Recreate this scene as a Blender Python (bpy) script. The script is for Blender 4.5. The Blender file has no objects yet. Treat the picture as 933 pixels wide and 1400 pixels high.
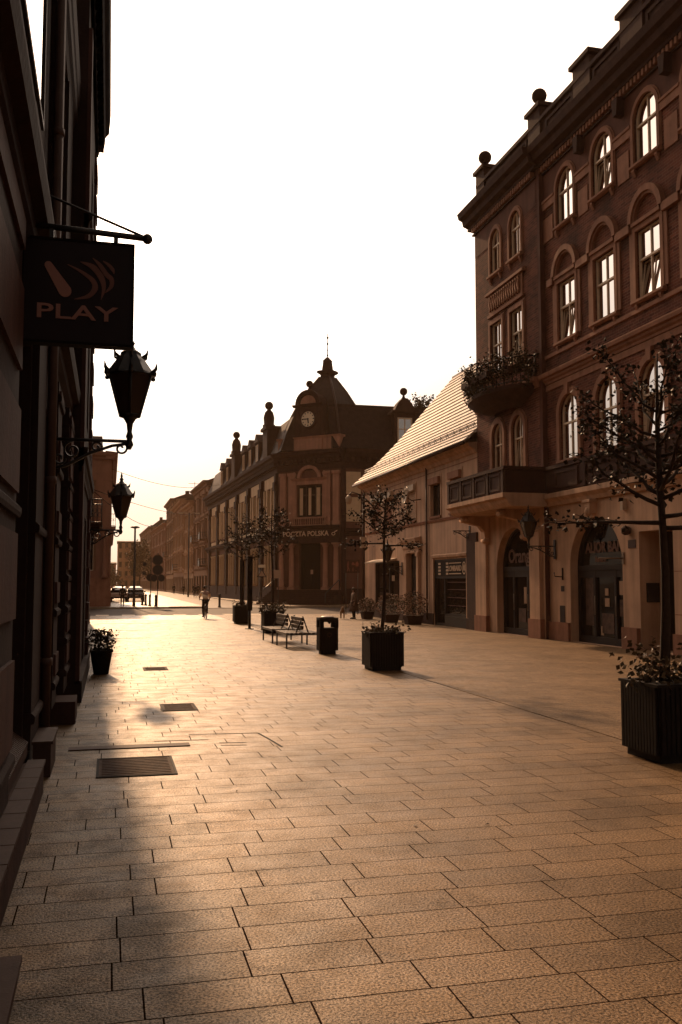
import bpy, bmesh, math, random
from math import sin, cos, pi, radians, sqrt, atan2
from mathutils import Vector, Matrix
from mathutils.geometry import tessellate_polygon

random.seed(7)
SC = bpy.context.scene
COL = SC.collection

# ------------------------------------------------------------------ materials
def _nodes(name):
    m = bpy.data.materials.new(name); m.use_nodes = True
    nt = m.node_tree
    return m, nt, nt.nodes, nt.links, nt.nodes['Principled BSDF']

def mat(name, col, rough=0.7, var=0.25, scale=3.0, bump=0.0, metallic=0.0, spec=0.16, ior=1.45, streak=0.0, trans=0.0):
    m, nt, N, L, b = _nodes(name)
    b.inputs['Roughness'].default_value = rough
    b.inputs['Metallic'].default_value = metallic
    b.inputs['Specular IOR Level'].default_value = spec
    b.inputs['IOR'].default_value = ior
    geo = N.new('ShaderNodeNewGeometry')
    n1 = N.new('ShaderNodeTexNoise'); n1.inputs['Scale'].default_value = scale
    n1.inputs['Detail'].default_value = 8; n1.inputs['Roughness'].default_value = 0.65
    L.new(geo.outputs['Position'], n1.inputs['Vector'])
    fac = n1.outputs['Fac']
    if streak:
        mp = N.new('ShaderNodeMapping'); mp.inputs['Scale'].default_value = (2.2, 2.2, 0.14)
        n2 = N.new('ShaderNodeTexNoise'); n2.inputs['Scale'].default_value = 1.6; n2.inputs['Detail'].default_value = 6
        L.new(geo.outputs['Position'], mp.inputs['Vector']); L.new(mp.outputs[0], n2.inputs['Vector'])
        mx = N.new('ShaderNodeMix'); mx.data_type = 'FLOAT'; mx.inputs['Factor'].default_value = streak
        L.new(fac, mx.inputs['A']); L.new(n2.outputs['Fac'], mx.inputs['B']); fac = mx.outputs['Result']
    r = N.new('ShaderNodeValToRGB')
    c = Vector(col)
    r.color_ramp.elements[0].position = 0.3; r.color_ramp.elements[1].position = 0.7
    r.color_ramp.elements[0].color = (*(c * (1 - var)), 1)
    r.color_ramp.elements[1].color = (*(c * (1 + var * .8)), 1)
    L.new(fac, r.inputs['Fac']); L.new(r.outputs['Color'], b.inputs['Base Color'])
    if bump:
        n3 = N.new('ShaderNodeTexNoise'); n3.inputs['Scale'].default_value = scale * 9; n3.inputs['Detail'].default_value = 5
        L.new(geo.outputs['Position'], n3.inputs['Vector'])
        bp = N.new('ShaderNodeBump'); bp.inputs['Strength'].default_value = bump; bp.inputs['Distance'].default_value = 0.02
        L.new(n3.outputs['Fac'], bp.inputs['Height']); L.new(bp.outputs[0], b.inputs['Normal'])
    return m

def brick_mat(name, col, col2, mortar, bw=0.27, bh=0.085, rough=0.85):
    m, nt, N, L, b = _nodes(name)
    geo = N.new('ShaderNodeNewGeometry')
    sep = N.new('ShaderNodeSeparateXYZ'); L.new(geo.outputs['Position'], sep.inputs[0])
    ad = N.new('ShaderNodeMath'); ad.operation = 'ADD'
    L.new(sep.outputs['X'], ad.inputs[0]); L.new(sep.outputs['Y'], ad.inputs[1])
    cb = N.new('ShaderNodeCombineXYZ'); L.new(ad.outputs[0], cb.inputs['X']); L.new(sep.outputs['Z'], cb.inputs['Y'])
    br = N.new('ShaderNodeTexBrick'); br.inputs['Scale'].default_value = 1.0
    br.inputs['Brick Width'].default_value = bw; br.inputs['Row Height'].default_value = bh
    br.inputs['Mortar Size'].default_value = 0.006; br.inputs['Mortar Smooth'].default_value = 0.2
    br.inputs['Color1'].default_value = (*col, 1); br.inputs['Color2'].default_value = (*col2, 1); br.inputs['Mortar'].default_value = (*mortar, 1)
    L.new(cb.outputs[0], br.inputs['Vector'])
    n1 = N.new('ShaderNodeTexNoise'); n1.inputs['Scale'].default_value = 0.9; n1.inputs['Detail'].default_value = 7
    L.new(geo.outputs['Position'], n1.inputs['Vector'])
    mr = N.new('ShaderNodeMapRange'); mr.inputs['From Min'].default_value = .3; mr.inputs['From Max'].default_value = .7
    mr.inputs['To Min'].default_value = .5; mr.inputs['To Max'].default_value = 1.7
    L.new(n1.outputs['Fac'], mr.inputs['Value'])
    mx = N.new('ShaderNodeMix'); mx.data_type = 'RGBA'; mx.blend_type = 'MULTIPLY'; mx.inputs['Factor'].default_value = 1
    L.new(br.outputs['Color'], mx.inputs['A']); L.new(mr.outputs[0], mx.inputs['B'])
    L.new(mx.outputs['Result'], b.inputs['Base Color'])
    b.inputs['Roughness'].default_value = rough; b.inputs['Specular IOR Level'].default_value = .08
    bp = N.new('ShaderNodeBump'); bp.inputs['Strength'].default_value = .5; bp.inputs['Distance'].default_value = .008; bp.invert = True
    L.new(br.outputs['Fac'], bp.inputs['Height']); L.new(bp.outputs[0], b.inputs['Normal'])
    return m

def paving_mat(name, c1, c2, mortar, bw, bh, rough0, rough1, joint=.006, speck=True, stain=.6):
    """stone slabs in staggered rows; the stagger of every row is its own"""
    m, nt, N, L, b = _nodes(name)
    def math_(op, a, bb=None, v=None):
        n = N.new('ShaderNodeMath'); n.operation = op
        L.new(a, n.inputs[0])
        if bb is not None: L.new(bb, n.inputs[1])
        elif v is not None: n.inputs[1].default_value = v
        return n.outputs[0]
    geo = N.new('ShaderNodeNewGeometry')
    sep = N.new('ShaderNodeSeparateXYZ'); L.new(geo.outputs['Position'], sep.inputs[0])
    row = math_('FLOOR', math_('DIVIDE', sep.outputs['Y'], v=bh))
    wn = N.new('ShaderNodeTexWhiteNoise'); wn.noise_dimensions = '1D'; L.new(row, wn.inputs['W'])
    sh = math_('MULTIPLY', wn.outputs['Value'], v=bw * .9)
    x = math_('ADD', sep.outputs['X'], sh)
    cb = N.new('ShaderNodeCombineXYZ'); L.new(x, cb.inputs['X']); L.new(sep.outputs['Y'], cb.inputs['Y'])
    br = N.new('ShaderNodeTexBrick'); br.inputs['Scale'].default_value = 1.0
    br.offset = 0.5; br.squash = 1.0
    br.inputs['Brick Width'].default_value = bw; br.inputs['Row Height'].default_value = bh
    br.inputs['Mortar Size'].default_value = joint; br.inputs['Mortar Smooth'].default_value = .15
    br.inputs['Color1'].default_value = (*c1, 1); br.inputs['Color2'].default_value = (*c2, 1); br.inputs['Mortar'].default_value = (*mortar, 1)
    L.new(cb.outputs[0], br.inputs['Vector'])
    # granite speckle
    sp = N.new('ShaderNodeTexNoise'); sp.inputs['Scale'].default_value = 70; sp.inputs['Detail'].default_value = 3; sp.inputs['Roughness'].default_value = .7
    L.new(geo.outputs['Position'], sp.inputs['Vector'])
    mr = N.new('ShaderNodeMapRange'); mr.inputs['From Min'].default_value = .40; mr.inputs['From Max'].default_value = .60
    mr.inputs['To Min'].default_value = .34 if speck else .9; mr.inputs['To Max'].default_value = 1.75 if speck else 1.1
    L.new(sp.outputs['Fac'], mr.inputs['Value'])
    # stains
    st = N.new('ShaderNodeTexNoise'); st.inputs['Scale'].default_value = .75; st.inputs['Detail'].default_value = 9; st.inputs['Roughness'].default_value = .68
    L.new(geo.outputs['Position'], st.inputs['Vector'])
    m2 = N.new('ShaderNodeMapRange'); m2.inputs['From Min'].default_value = .36; m2.inputs['From Max'].default_value = .6
    m2.inputs['To Min'].default_value = stain; m2.inputs['To Max'].default_value = 1.06
    L.new(st.outputs['Fac'], m2.inputs['Value'])
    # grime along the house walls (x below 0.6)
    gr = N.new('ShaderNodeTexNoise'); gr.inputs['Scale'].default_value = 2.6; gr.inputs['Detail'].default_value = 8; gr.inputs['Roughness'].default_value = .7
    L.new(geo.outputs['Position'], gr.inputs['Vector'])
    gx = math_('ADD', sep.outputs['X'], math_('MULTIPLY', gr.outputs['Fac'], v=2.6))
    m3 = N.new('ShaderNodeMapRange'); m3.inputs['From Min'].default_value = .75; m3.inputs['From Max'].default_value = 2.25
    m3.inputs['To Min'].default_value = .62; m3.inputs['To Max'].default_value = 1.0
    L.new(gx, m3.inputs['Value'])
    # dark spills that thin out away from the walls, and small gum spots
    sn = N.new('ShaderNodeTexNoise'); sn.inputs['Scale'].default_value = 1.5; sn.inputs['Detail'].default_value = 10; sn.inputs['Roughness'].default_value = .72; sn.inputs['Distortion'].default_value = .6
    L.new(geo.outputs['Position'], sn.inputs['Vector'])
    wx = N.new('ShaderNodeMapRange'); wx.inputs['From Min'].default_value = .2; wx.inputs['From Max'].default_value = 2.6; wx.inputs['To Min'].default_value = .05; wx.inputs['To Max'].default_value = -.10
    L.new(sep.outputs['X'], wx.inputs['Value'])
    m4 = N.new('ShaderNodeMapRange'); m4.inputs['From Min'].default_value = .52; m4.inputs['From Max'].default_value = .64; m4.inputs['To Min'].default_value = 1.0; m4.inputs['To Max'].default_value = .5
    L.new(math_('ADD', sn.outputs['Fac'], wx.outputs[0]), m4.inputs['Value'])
    vo = N.new('ShaderNodeTexVoronoi'); vo.inputs['Scale'].default_value = 1.9; L.new(geo.outputs['Position'], vo.inputs['Vector'])
    m5 = N.new('ShaderNodeMapRange'); m5.inputs['From Min'].default_value = .03; m5.inputs['From Max'].default_value = .05; m5.inputs['To Min'].default_value = .5; m5.inputs['To Max'].default_value = 1.0
    L.new(vo.outputs['Distance'], m5.inputs['Value'])
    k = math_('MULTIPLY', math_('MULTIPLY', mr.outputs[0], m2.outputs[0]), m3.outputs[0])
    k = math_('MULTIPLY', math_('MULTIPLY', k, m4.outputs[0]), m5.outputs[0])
    mx = N.new('ShaderNodeMix'); mx.data_type = 'RGBA'; mx.blend_type = 'MULTIPLY'; mx.inputs['Factor'].default_value = 1
    L.new(br.outputs['Color'], mx.inputs['A']); L.new(k, mx.inputs['B'])
    L.new(mx.outputs['Result'], b.inputs['Base Color'])
    one = N.new('ShaderNodeValue'); one.outputs[0].default_value = 1.0
    rr = N.new('ShaderNodeMapRange'); rr.inputs['From Min'].default_value = .35; rr.inputs['From Max'].default_value = .65
    rr.inputs['To Min'].default_value = rough1; rr.inputs['To Max'].default_value = rough0
    L.new(gr.outputs['Fac'], rr.inputs['Value'])
    ra = math_('ADD', rr.outputs[0], math_('MULTIPLY', br.outputs['Fac'], v=.4)); L.new(ra, b.inputs['Roughness'])
    sl = math_('MULTIPLY', math_('MULTIPLY', k, v=.34), math_('SUBTRACT', one.outputs[0], br.outputs['Fac']))
    L.new(sl, b.inputs['Specular IOR Level'])
    b.inputs['Specular Tint'].default_value = (1.0, .80, .54, 1)
    # height: joints, slab tilt and grain
    wn2 = N.new('ShaderNodeTexNoise'); wn2.inputs['Scale'].default_value = 1.7; wn2.inputs['Detail'].default_value = 2
    L.new(geo.outputs['Position'], wn2.inputs['Vector'])
    h = math_('ADD', math_('MULTIPLY', br.outputs['Fac'], v=-1.0), math_('MULTIPLY', sp.outputs['Fac'], v=1.1))
    h = math_('ADD', h, math_('MULTIPLY', wn2.outputs['Fac'], v=1.2))
    bp = N.new('ShaderNodeBump'); bp.inputs['Strength'].default_value = .7; bp.inputs['Distance'].default_value = .007
    L.new(h, bp.inputs['Height']); L.new(bp.outputs[0], b.inputs['Normal'])
    return m

def glass_mat(name, col, rough=.03, ior=1.9, metallic=0):
    m, nt, N, L, b = _nodes(name)
    b.inputs['Base Color'].default_value = (*col, 1); b.inputs['Roughness'].default_value = rough
    b.inputs['Specular IOR Level'].default_value = .5 if metallic or ior > 1.3 else .2
    b.inputs['IOR'].default_value = ior; b.inputs['Metallic'].default_value = metallic
    geo = N.new('ShaderNodeNewGeometry')
    n = N.new('ShaderNodeTexNoise'); n.inputs['Scale'].default_value = 1.1; n.inputs['Detail'].default_value = 1
    L.new(geo.outputs['Position'], n.inputs['Vector'])
    bp = N.new('ShaderNodeBump'); bp.inputs['Strength'].default_value = .08; bp.inputs['Distance'].default_value = .02
    L.new(n.outputs['Fac'], bp.inputs['Height']); L.new(bp.outputs[0], b.inputs['Normal'])
    return m

def leaf_mat(name, col, col2):
    m, nt, N, L, b = _nodes(name)
    geo = N.new('ShaderNodeNewGeometry')
    n = N.new('ShaderNodeTexNoise'); n.inputs['Scale'].default_value = 9; L.new(geo.outputs['Position'], n.inputs['Vector'])
    r = N.new('ShaderNodeValToRGB'); r.color_ramp.elements[0].position = .35; r.color_ramp.elements[1].position = .65
    r.color_ramp.elements[0].color = (*col, 1); r.color_ramp.elements[1].color = (*col2, 1)
    L.new(n.outputs['Fac'], r.inputs['Fac']); L.new(r.outputs['Color'], b.inputs['Base Color'])
    b.inputs['Roughness'].default_value = .55
    b.inputs['Specular IOR Level'].default_value = .08
    b.inputs['Subsurface Weight'].default_value = 0
    return m

M = {}
M['paving'] = paving_mat('paving_stone', (.212, .122, .052), (.152, .086, .036), (.028, .016, .011), .66, .33, .60, .42, joint=.005)
M['paving_side'] = paving_mat('side_paving_stone', (.182, .106, .049), (.158, .091, .042), (.06, .035, .022), .42, .21, .68, .52, joint=.003, stain=.66)
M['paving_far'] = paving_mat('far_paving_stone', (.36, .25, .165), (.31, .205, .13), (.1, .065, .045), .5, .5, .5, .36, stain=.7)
M['asphalt'] = mat('asphalt', (.055, .036, .028), .75, .3, 1.5, .3)
M['tramroad'] = mat('road_setts', (.13, .085, .055), .6, .35, 1.2, .3)
M['kerb'] = mat('kerb_granite', (.25, .18, .12), .6, .25, 4, .2)
M['earth'] = mat('earth', (.10, .065, .045), .9, .3, .3)
M['plaster'] = mat('ground_floor_plaster', (.50, .305, .195), .85, .42, 1.0, .2, streak=.6, spec=.25)
M['plaster_low'] = mat('low_house_plaster', (.50, .305, .20), .85, .42, .9, .2, streak=.6, spec=.25)
M['stone_brown'] = mat('brown_stone_trim', (.27, .122, .073), .8, .4, 2.2, .3, streak=.45)
M['stone_dark'] = mat('dark_stone', (.048, .021, .015), .85, .45, 1.8, .3, streak=.5)  # very dark brown stone, mottled and streaked
M['brick'] = brick_mat('red_brick', (.125, .040, .025), (.062, .021, .014), (.15, .08, .052))
M['brick_plaster'] = mat('red_plaster', (.10, .038, .025), .85, .4, 1.4, .2, streak=.4)
M['frame'] = mat('window_frame_paint', (.70, .54, .38), .5, .15, 4)
M['frame_dark'] = mat('dark_window_frame', (.05, .028, .02), .5, .2, 4)
M['glass'] = glass_mat('window_glass', (.60, .57, .56), metallic=1)
M['glass_dark'] = glass_mat('shop_glass', (.010, .007, .006), ior=1.27)
M['curtain'] = mat('curtain', (.55, .43, .3), .8, .12, 6)
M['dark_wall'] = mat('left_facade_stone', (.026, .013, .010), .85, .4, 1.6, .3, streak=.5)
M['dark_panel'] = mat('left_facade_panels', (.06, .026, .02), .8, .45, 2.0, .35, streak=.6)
M['dark_wood'] = mat('dark_joinery', (.016, .009, .007), .6, .3, 3, spec=.2)
M['tile'] = mat('plinth_tiles', (.06, .032, .024), .7, .25, 7, .1)
M['iron'] = mat('cast_iron', (.012, .009, .008), .45, .3, 6, .1, spec=.5)
M['lamp_glass'] = glass_mat('lantern_glass', (.03, .016, .011), .15, 1.45)
M['sign'] = mat('sign_plate', (.018, .010, .011), .45, .1, 3)
M['sign_light'] = mat('sign_lettering', (.30, .15, .12), .6, .1, 3)
M['sign_mid'] = mat('sign_stripe', (.16, .075, .06), .6, .12, 3)
M['shop_sign_light'] = mat('pale_sign_paint', (.60, .42, .28), .6, .1, 3)
M['roof_tile'] = mat('pale_roof_tile', (.42, .35, .30), .62, .35, 1.6, .0, spec=.16)
M['roof_slate'] = mat('roof_slate', (.032, .017, .013), .75, .5, 2.5, .2)
M['zinc'] = mat('zinc_gutter', (.07, .04, .03), .5, .2, 3)
M['post_stone'] = mat('post_sandstone', (.15, .066, .042), .82, .4, .9, .25, streak=.5)
M['post_column'] = mat('post_lit_stone', (.40, .205, .135), .85, .4, 1.2, .25, streak=.5)  # paler copy of the post stone; light on the relief put into colour
M['post_light'] = mat('post_pale_panels', (.62, .43, .26), .75, .2, 1.5, streak=.4)  # cream panels; warm light on the facade is put into this colour too
M['clock_face'] = mat('clock_face', (.86, .72, .52), .5, .05, 3)
M['black'] = mat('black_paint', (.010, .007, .006), .7, .2, 5, spec=.06)
M['planter'] = mat('planter_slats', (.012, .008, .007), .65, .3, 5, spec=.15)
M['soil'] = mat('soil', (.03, .02, .014), .95, .3, 20)
M['bark'] = mat('bark', (.045, .028, .02), .85, .35, 12, .5)
M['leaf'] = leaf_mat('dark_leaves', (.022, .017, .009), (.05, .036, .018))
M['leaf2'] = leaf_mat('shrub_leaves', (.05, .035, .02), (.11, .075, .04))
M['flower'] = leaf_mat('flower_heads', (.30, .17, .11), (.45, .28, .19))
M['wood'] = mat('bench_slats', (.06, .034, .022), .6, .35, 8, .2)
M['steel'] = mat('grey_steel', (.25, .18, .13), .4, .15, 5, metallic=.6)
M['far1'] = mat('far_plaster_ochre', (.36, .20, .105), .85, .25, .5, streak=.4)
M['far2'] = mat('far_plaster_brown', (.28, .145, .08), .85, .25, .5, streak=.4)
M['far3'] = mat('far_plaster_red', (.25, .115, .068), .85, .25, .5, streak=.4)
M['far_trim'] = mat('far_trim', (.20, .105, .062), .85, .3, .7)
M['far_roof'] = mat('far_roof', (.07, .04, .03), .8, .3, .5)
M['corner_wall'] = mat('corner_house_plaster', (.25, .115, .075), .85, .25, .9, .1, streak=.4)
M['skin'] = mat('skin', (.35, .2, .14), .6, .08, 5)
M['hair'] = mat('hair', (.03, .018, .012), .6, .2, 10)
M['vest'] = mat('pale_jacket', (.80, .62, .42), .8, .12, 6)
M['cloth_dark'] = mat('dark_cloth', (.02, .014, .013), .85, .2, 8)
M['cloth_brown'] = mat('brown_cloth', (.11, .066, .048), .85, .2, 8)
M['rubber'] = mat('tyre_rubber', (.012, .010, .010), .8, .15, 8)
M['fur'] = mat('dog_fur', (.34, .22, .13), .85, .4, 7)
M['car_dark'] = mat('dark_car_paint', (.02, .014, .013), .25, .05, 3, spec=.6)
M['car_light'] = mat('pale_car_paint', (.5, .40, .30), .3, .05, 3, spec=.6)
M['lamp_clear'] = mat('lamp_lens', (.6, .5, .4), .2, .05, 3)
M['paper'] = mat('paper', (.42, .27, .18), .8, .1, 6)
M['poster'] = mat('poster_print', (.09, .05, .035), .6, .6, 5)
M['plaque'] = mat('plaque', (.03, .018, .014), .6, .2, 5, spec=.2)
M['rust'] = mat('rusty_cover', (.055, .026, .016), .8, .5, 9, .5, spec=.15)
M['satdish'] = mat('dish_paint', (.50, .38, .27), .5, .1, 4)
M['marking'] = mat('road_paint', (.6, .48, .35), .7, .2, 4)
# ------------------------------------------------------------------ mesh builder
class MB:
    def __init__(s, M_=None):
        s.v = []; s.f = []; s.m = M_ if M_ is not None else Matrix.Identity(4); s.smooth = []
    def add(s, vs, fs, sm=False):
        o = len(s.v)
        for p in vs: s.v.append(s.m @ Vector(p))
        for f in fs: s.f.append([i + o for i in f]); s.smooth.append(sm)
        return s
    def box(s, x0, x1, y0, y1, z0, z1):
        vs = [(x, y, z) for z in (z0, z1) for y in (y0, y1) for x in (x0, x1)]
        return s.add(vs, [(0, 2, 3, 1), (4, 5, 7, 6), (0, 1, 5, 4), (2, 6, 7, 3), (0, 4, 6, 2), (1, 3, 7, 5)])
    def frus(s, c, a0, b0, a1, b1, z0, z1):
        """box whose foot is 2*a0 x 2*b0 and whose top is 2*a1 x 2*b1"""
        x, y = c
        vs = [(x - a0, y - b0, z0), (x + a0, y - b0, z0), (x - a0, y + b0, z0), (x + a0, y + b0, z0),
              (x - a1, y - b1, z1), (x + a1, y - b1, z1), (x - a1, y + b1, z1), (x + a1, y + b1, z1)]
        return s.add(vs, [(0, 2, 3, 1), (4, 5, 7, 6), (0, 1, 5, 4), (2, 6, 7, 3), (0, 4, 6, 2), (1, 3, 7, 5)])
    def tube(s, pts, r, n=6, sm=True, cap=True):
        pts = [Vector(p) for p in pts]; k = len(pts)
        rs = r if isinstance(r, (list, tuple)) else [r] * k
        vs = []; fs = []; pn = None
        for i, p in enumerate(pts):
            d = (pts[min(i + 1, k - 1)] - pts[max(i - 1, 0)])
            if d.length < 1e-9: d = Vector((0, 0, 1))
            d.normalize()
            if pn is None:
                a = Vector((0, 0, 1)) if abs(d.z) < .9 else Vector((1, 0, 0))
                pn = d.cross(a).normalized()
            else:
                pn = (pn - d * pn.dot(d))
                pn = pn.normalized() if pn.length > 1e-6 else d.cross(Vector((.3, .5, .8))).normalized()
            q = d.cross(pn)
            for j in range(n):
                t = 2 * pi * j / n
                vs.append(p + (pn * cos(t) + q * sin(t)) * rs[i])
        for i in range(k - 1):
            for j in range(n):
                a = i * n + j; b = i * n + (j + 1) % n
                fs.append((a, b, b + n, a + n))
        if cap:
            fs.append(tuple(range(n - 1, -1, -1))); fs.append(tuple(range((k - 1) * n, k * n)))
        return s.add(vs, fs, sm)
    def lathe(s, c, prof, n=12, sm=True):
        vs = []; fs = []
        for (r, z) in prof:
            for j in range(n):
                t = 2 * pi * j / n
                vs.append((c[0] + r * cos(t), c[1] + r * sin(t), c[2] + z))
        k = len(prof)
        for i in range(k - 1):
            for j in range(n):
                a = i * n + j; b = i * n + (j + 1) % n
                fs.append((a, b, b + n, a + n))
        fs.append(tuple(range(n - 1, -1, -1))); fs.append(tuple(range((k - 1) * n, k * n)))
        return s.add(vs, fs, sm)
    def ball(s, c, r, n=10, sc=(1, 1, 1), sm=True):
        vs = []; fs = []; k = max(4, n // 2 + 1)
        for i in range(1, k):
            ph = pi * i / k
            for j in range(n):
                t = 2 * pi * j / n
                vs.append((c[0] + r * sc[0] * sin(ph) * cos(t), c[1] + r * sc[1] * sin(ph) * sin(t), c[2] + r * sc[2] * cos(ph)))
        top = len(vs); vs.append((c[0], c[1], c[2] + r * sc[2])); vs.append((c[0], c[1], c[2] - r * sc[2]))
        for i in range(k - 2):
            for j in range(n):
                a = i * n + j; b = i * n + (j + 1) % n
                fs.append((a, a + n, b + n, b))
        for j in range(n):
            fs.append((top, j, (j + 1) % n)); fs.append((top + 1, (k - 2) * n + (j + 1) % n, (k - 2) * n + j))
        return s.add(vs, fs, sm)
    def prism(s, loop, y0, y1):
        """loop of (u, v) pushed from depth y0 to y1 (the loop lies in local x, z)"""
        n = len(loop)
        vs = [(p[0], y0, p[1]) for p in loop] + [(p[0], y1, p[1]) for p in loop]
        fs = [(i, (i + 1) % n, (i + 1) % n + n, i + n) for i in range(n)]
        tri = tessellate_polygon([[Vector((p[0], p[1], 0)) for p in loop]])
        for t in tri: fs.append(tuple(t)); fs.append(tuple(i + n for i in reversed(t)))
        return s.add(vs, fs)
    def ring(s, outer, inner, y0, y1, closed=True):
        """strip between two matching loops, pushed from y0 to y1"""
        n = len(outer)
        vs = [(p[0], y, p[1]) for lp, y in ((outer, y0), (inner, y0), (outer, y1), (inner, y1)) for p in lp]
        fs = []
        for i in range(n if closed else n - 1):
            j = (i + 1) % n
            fs += [(i, j, j + n, i + n), (i + 2 * n, i + 3 * n, j + 3 * n, j + 2 * n), (i, i + 2 * n, j + 2 * n, j), (i + n, j + n, j + 3 * n, i + 3 * n)]
        if not closed:
            fs += [(0, n, 3 * n, 2 * n), (n - 1, 3 * n - 1, 4 * n - 1, 2 * n - 1)]
        return s.add(vs, fs)
    def face(s, loop, y, holes=()):
        """flat panel in local x, z at depth y with holes"""
        loops = [loop] + list(holes)
        pts = [p for lp in loops for p in lp]
        tri = tessellate_polygon([[Vector((p[0], p[1], 0)) for p in lp] for lp in loops])
        return s.add([(p[0], y, p[1]) for p in pts], [tuple(t) for t in tri])
    def reveal(s, loop, y0, y1):
        n = len(loop)
        vs = [(p[0], y0, p[1]) for p in loop] + [(p[0], y1, p[1]) for p in loop]
        return s.add(vs, [(i, i + n, (i + 1) % n + n, (i + 1) % n) for i in range(n)])
    def mould(s, u0, u1, prof):
        """profile of (y, z) swept along local x from u0 to u1"""
        n = len(prof)
        vs = [(u, p[0], p[1]) for u in (u0, u1) for p in prof]
        fs = [(i, (i + 1) % n, (i + 1) % n + n, i + n) for i in range(n)]
        tri = tessellate_polygon([[Vector((p[0], p[1], 0)) for p in prof]])
        for t in tri: fs.append(tuple(t)); fs.append(tuple(i + n for i in reversed(t)))
        return s.add(vs, fs)
    def build(s, name, m, parent=None, smooth=None, bevel=0, label=None, keep=False):
        me = bpy.data.meshes.new(name)
        o = bpy.data.objects.new(name, me); COL.objects.link(o)
        off = Vector((0, 0, 0)); p = parent
        while p is not None: off += p.location; p = p.parent
        if parent is not None: o.parent = parent
        me.from_pydata([v - off for v in s.v], [], s.f)
        bm = bmesh.new(); bm.from_mesh(me)
        if not keep: bmesh.ops.recalc_face_normals(bm, faces=bm.faces[:])
        bm.to_mesh(me); bm.free()
        if len(s.smooth) == len(me.polygons):
            me.polygons.foreach_set('use_smooth', s.smooth)
        me.materials.append(m); me.update()
        if bevel:
            b = o.modifiers.new('bevel', 'BEVEL'); b.width = bevel; b.segments = 2; b.limit_method = 'ANGLE'
        if label: o['label'] = label
        return o

def _each(s, name, m, parent=None, **kw):
    """like build, but every connected piece becomes an object of its own"""
    n = len(s.v); up = list(range(n))
    def find(i):
        while up[i] != i: up[i] = up[up[i]]; i = up[i]
        return i
    for f in s.f:
        a = find(f[0])
        for j in f[1:]: up[find(j)] = a
    # pieces whose boxes touch belong together
    box = {}
    for i in range(n):
        r = find(i); v = s.v[i]
        if r not in box: box[r] = [v.copy(), v.copy()]
        else:
            for k in range(3): box[r][0][k] = min(box[r][0][k], v[k]); box[r][1][k] = max(box[r][1][k], v[k])
    ks = list(box)
    for i in range(len(ks)):
        for j in range(i):
            A, B = box[ks[i]], box[ks[j]]
            if all(A[0][k] <= B[1][k] + .012 and B[0][k] <= A[1][k] + .012 for k in range(3)): up[find(ks[i])] = find(ks[j])
    gr = {}
    for i in range(n): gr.setdefault(find(i), []).append(i)
    out = []
    fc = {}
    for fi, f in enumerate(s.f): fc.setdefault(find(f[0]), []).append(fi)
    for r, ids in gr.items():
        b = MB(); ix = {i: k for k, i in enumerate(ids)}
        b.v = [s.v[i] for i in ids]; b.f = [[ix[i] for i in s.f[fi]] for fi in fc.get(r, [])]; b.smooth = [s.smooth[fi] for fi in fc.get(r, [])]
        out.append(b.build(name, m, parent, **kw))
    return out
MB.each = _each

def frame(x, y, deg, z=0):
    """facade frame: local x runs along the wall, local y goes INTO the wall, z is up"""
    return Matrix.Translation((x, y, z)) @ Matrix.Rotation(radians(deg), 4, 'Z')

def root(name, loc, label, cat, group=None):
    o = bpy.data.objects.new(name, None); COL.objects.link(o); o.location = loc
    o.empty_display_size = .2
    o['label'] = label; o['category'] = cat
    if group: o['group'] = group
    return o
def tag(o, label, cat, group=None):
    o['label'] = label; o['category'] = cat
    if group: o['group'] = group
    return o
def struct(o):
    o['kind'] = 'structure'; return o
def recenter(o):
    """give a one-mesh thing an origin at its foot"""
    me = o.data; n = len(me.vertices)
    c = Vector((sum(v.co.x for v in me.vertices) / n, sum(v.co.y for v in me.vertices) / n, min(v.co.z for v in me.vertices)))
    me.transform(Matrix.Translation(-c)); o.location = o.location + c; return o
def copy_tree(o, parent=None):
    c = o.copy(); COL.objects.link(c)
    if parent is not None: c.parent = parent
    for ch in list(o.children): copy_tree(ch, c)
    return c

def arch(u0, u1, v0, vs, rise, n=14):
    """opening loop: straight jambs to vs, then an elliptic head of the given rise (counter-clockwise)"""
    c = (u0 + u1) / 2; a = (u1 - u0) / 2
    lp = [(u0, v0), (u1, v0)]
    for i in range(n + 1):
        t = pi * i / n
        lp.append((c + a * cos(t), vs + rise * sin(t)))
    return lp
def rect(u0, u1, v0, v1): return [(u0, v0), (u1, v0), (u1, v1), (u0, v1)]
def inset(loop, d):
    """move every edge of a convex loop inwards by d"""
    n = len(loop); out = []
    for i in range(n):
        p0 = Vector(loop[i - 1]); p1 = Vector(loop[i]); p2 = Vector(loop[(i + 1) % n])
        a = (p1 - p0); b = (p2 - p1)
        if a.length < 1e-6: a = b
        if b.length < 1e-6: b = a
        a.normalize(); b.normalize()
        na = Vector((-a.y, a.x)); nb = Vector((-b.y, b.x))
        k = na + nb; dd = 1 + na.dot(nb)
        out.append(tuple(p1 + k * (d / max(dd, .4))))
    return out

def wall(fr, name, m, parent, outline, holes, depth=.18):
    b = MB(fr); b.face(outline, 0, holes)
    for h in holes: b.reveal(h, 0, depth)
    return b.build(name, m, parent, keep=True)

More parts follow.
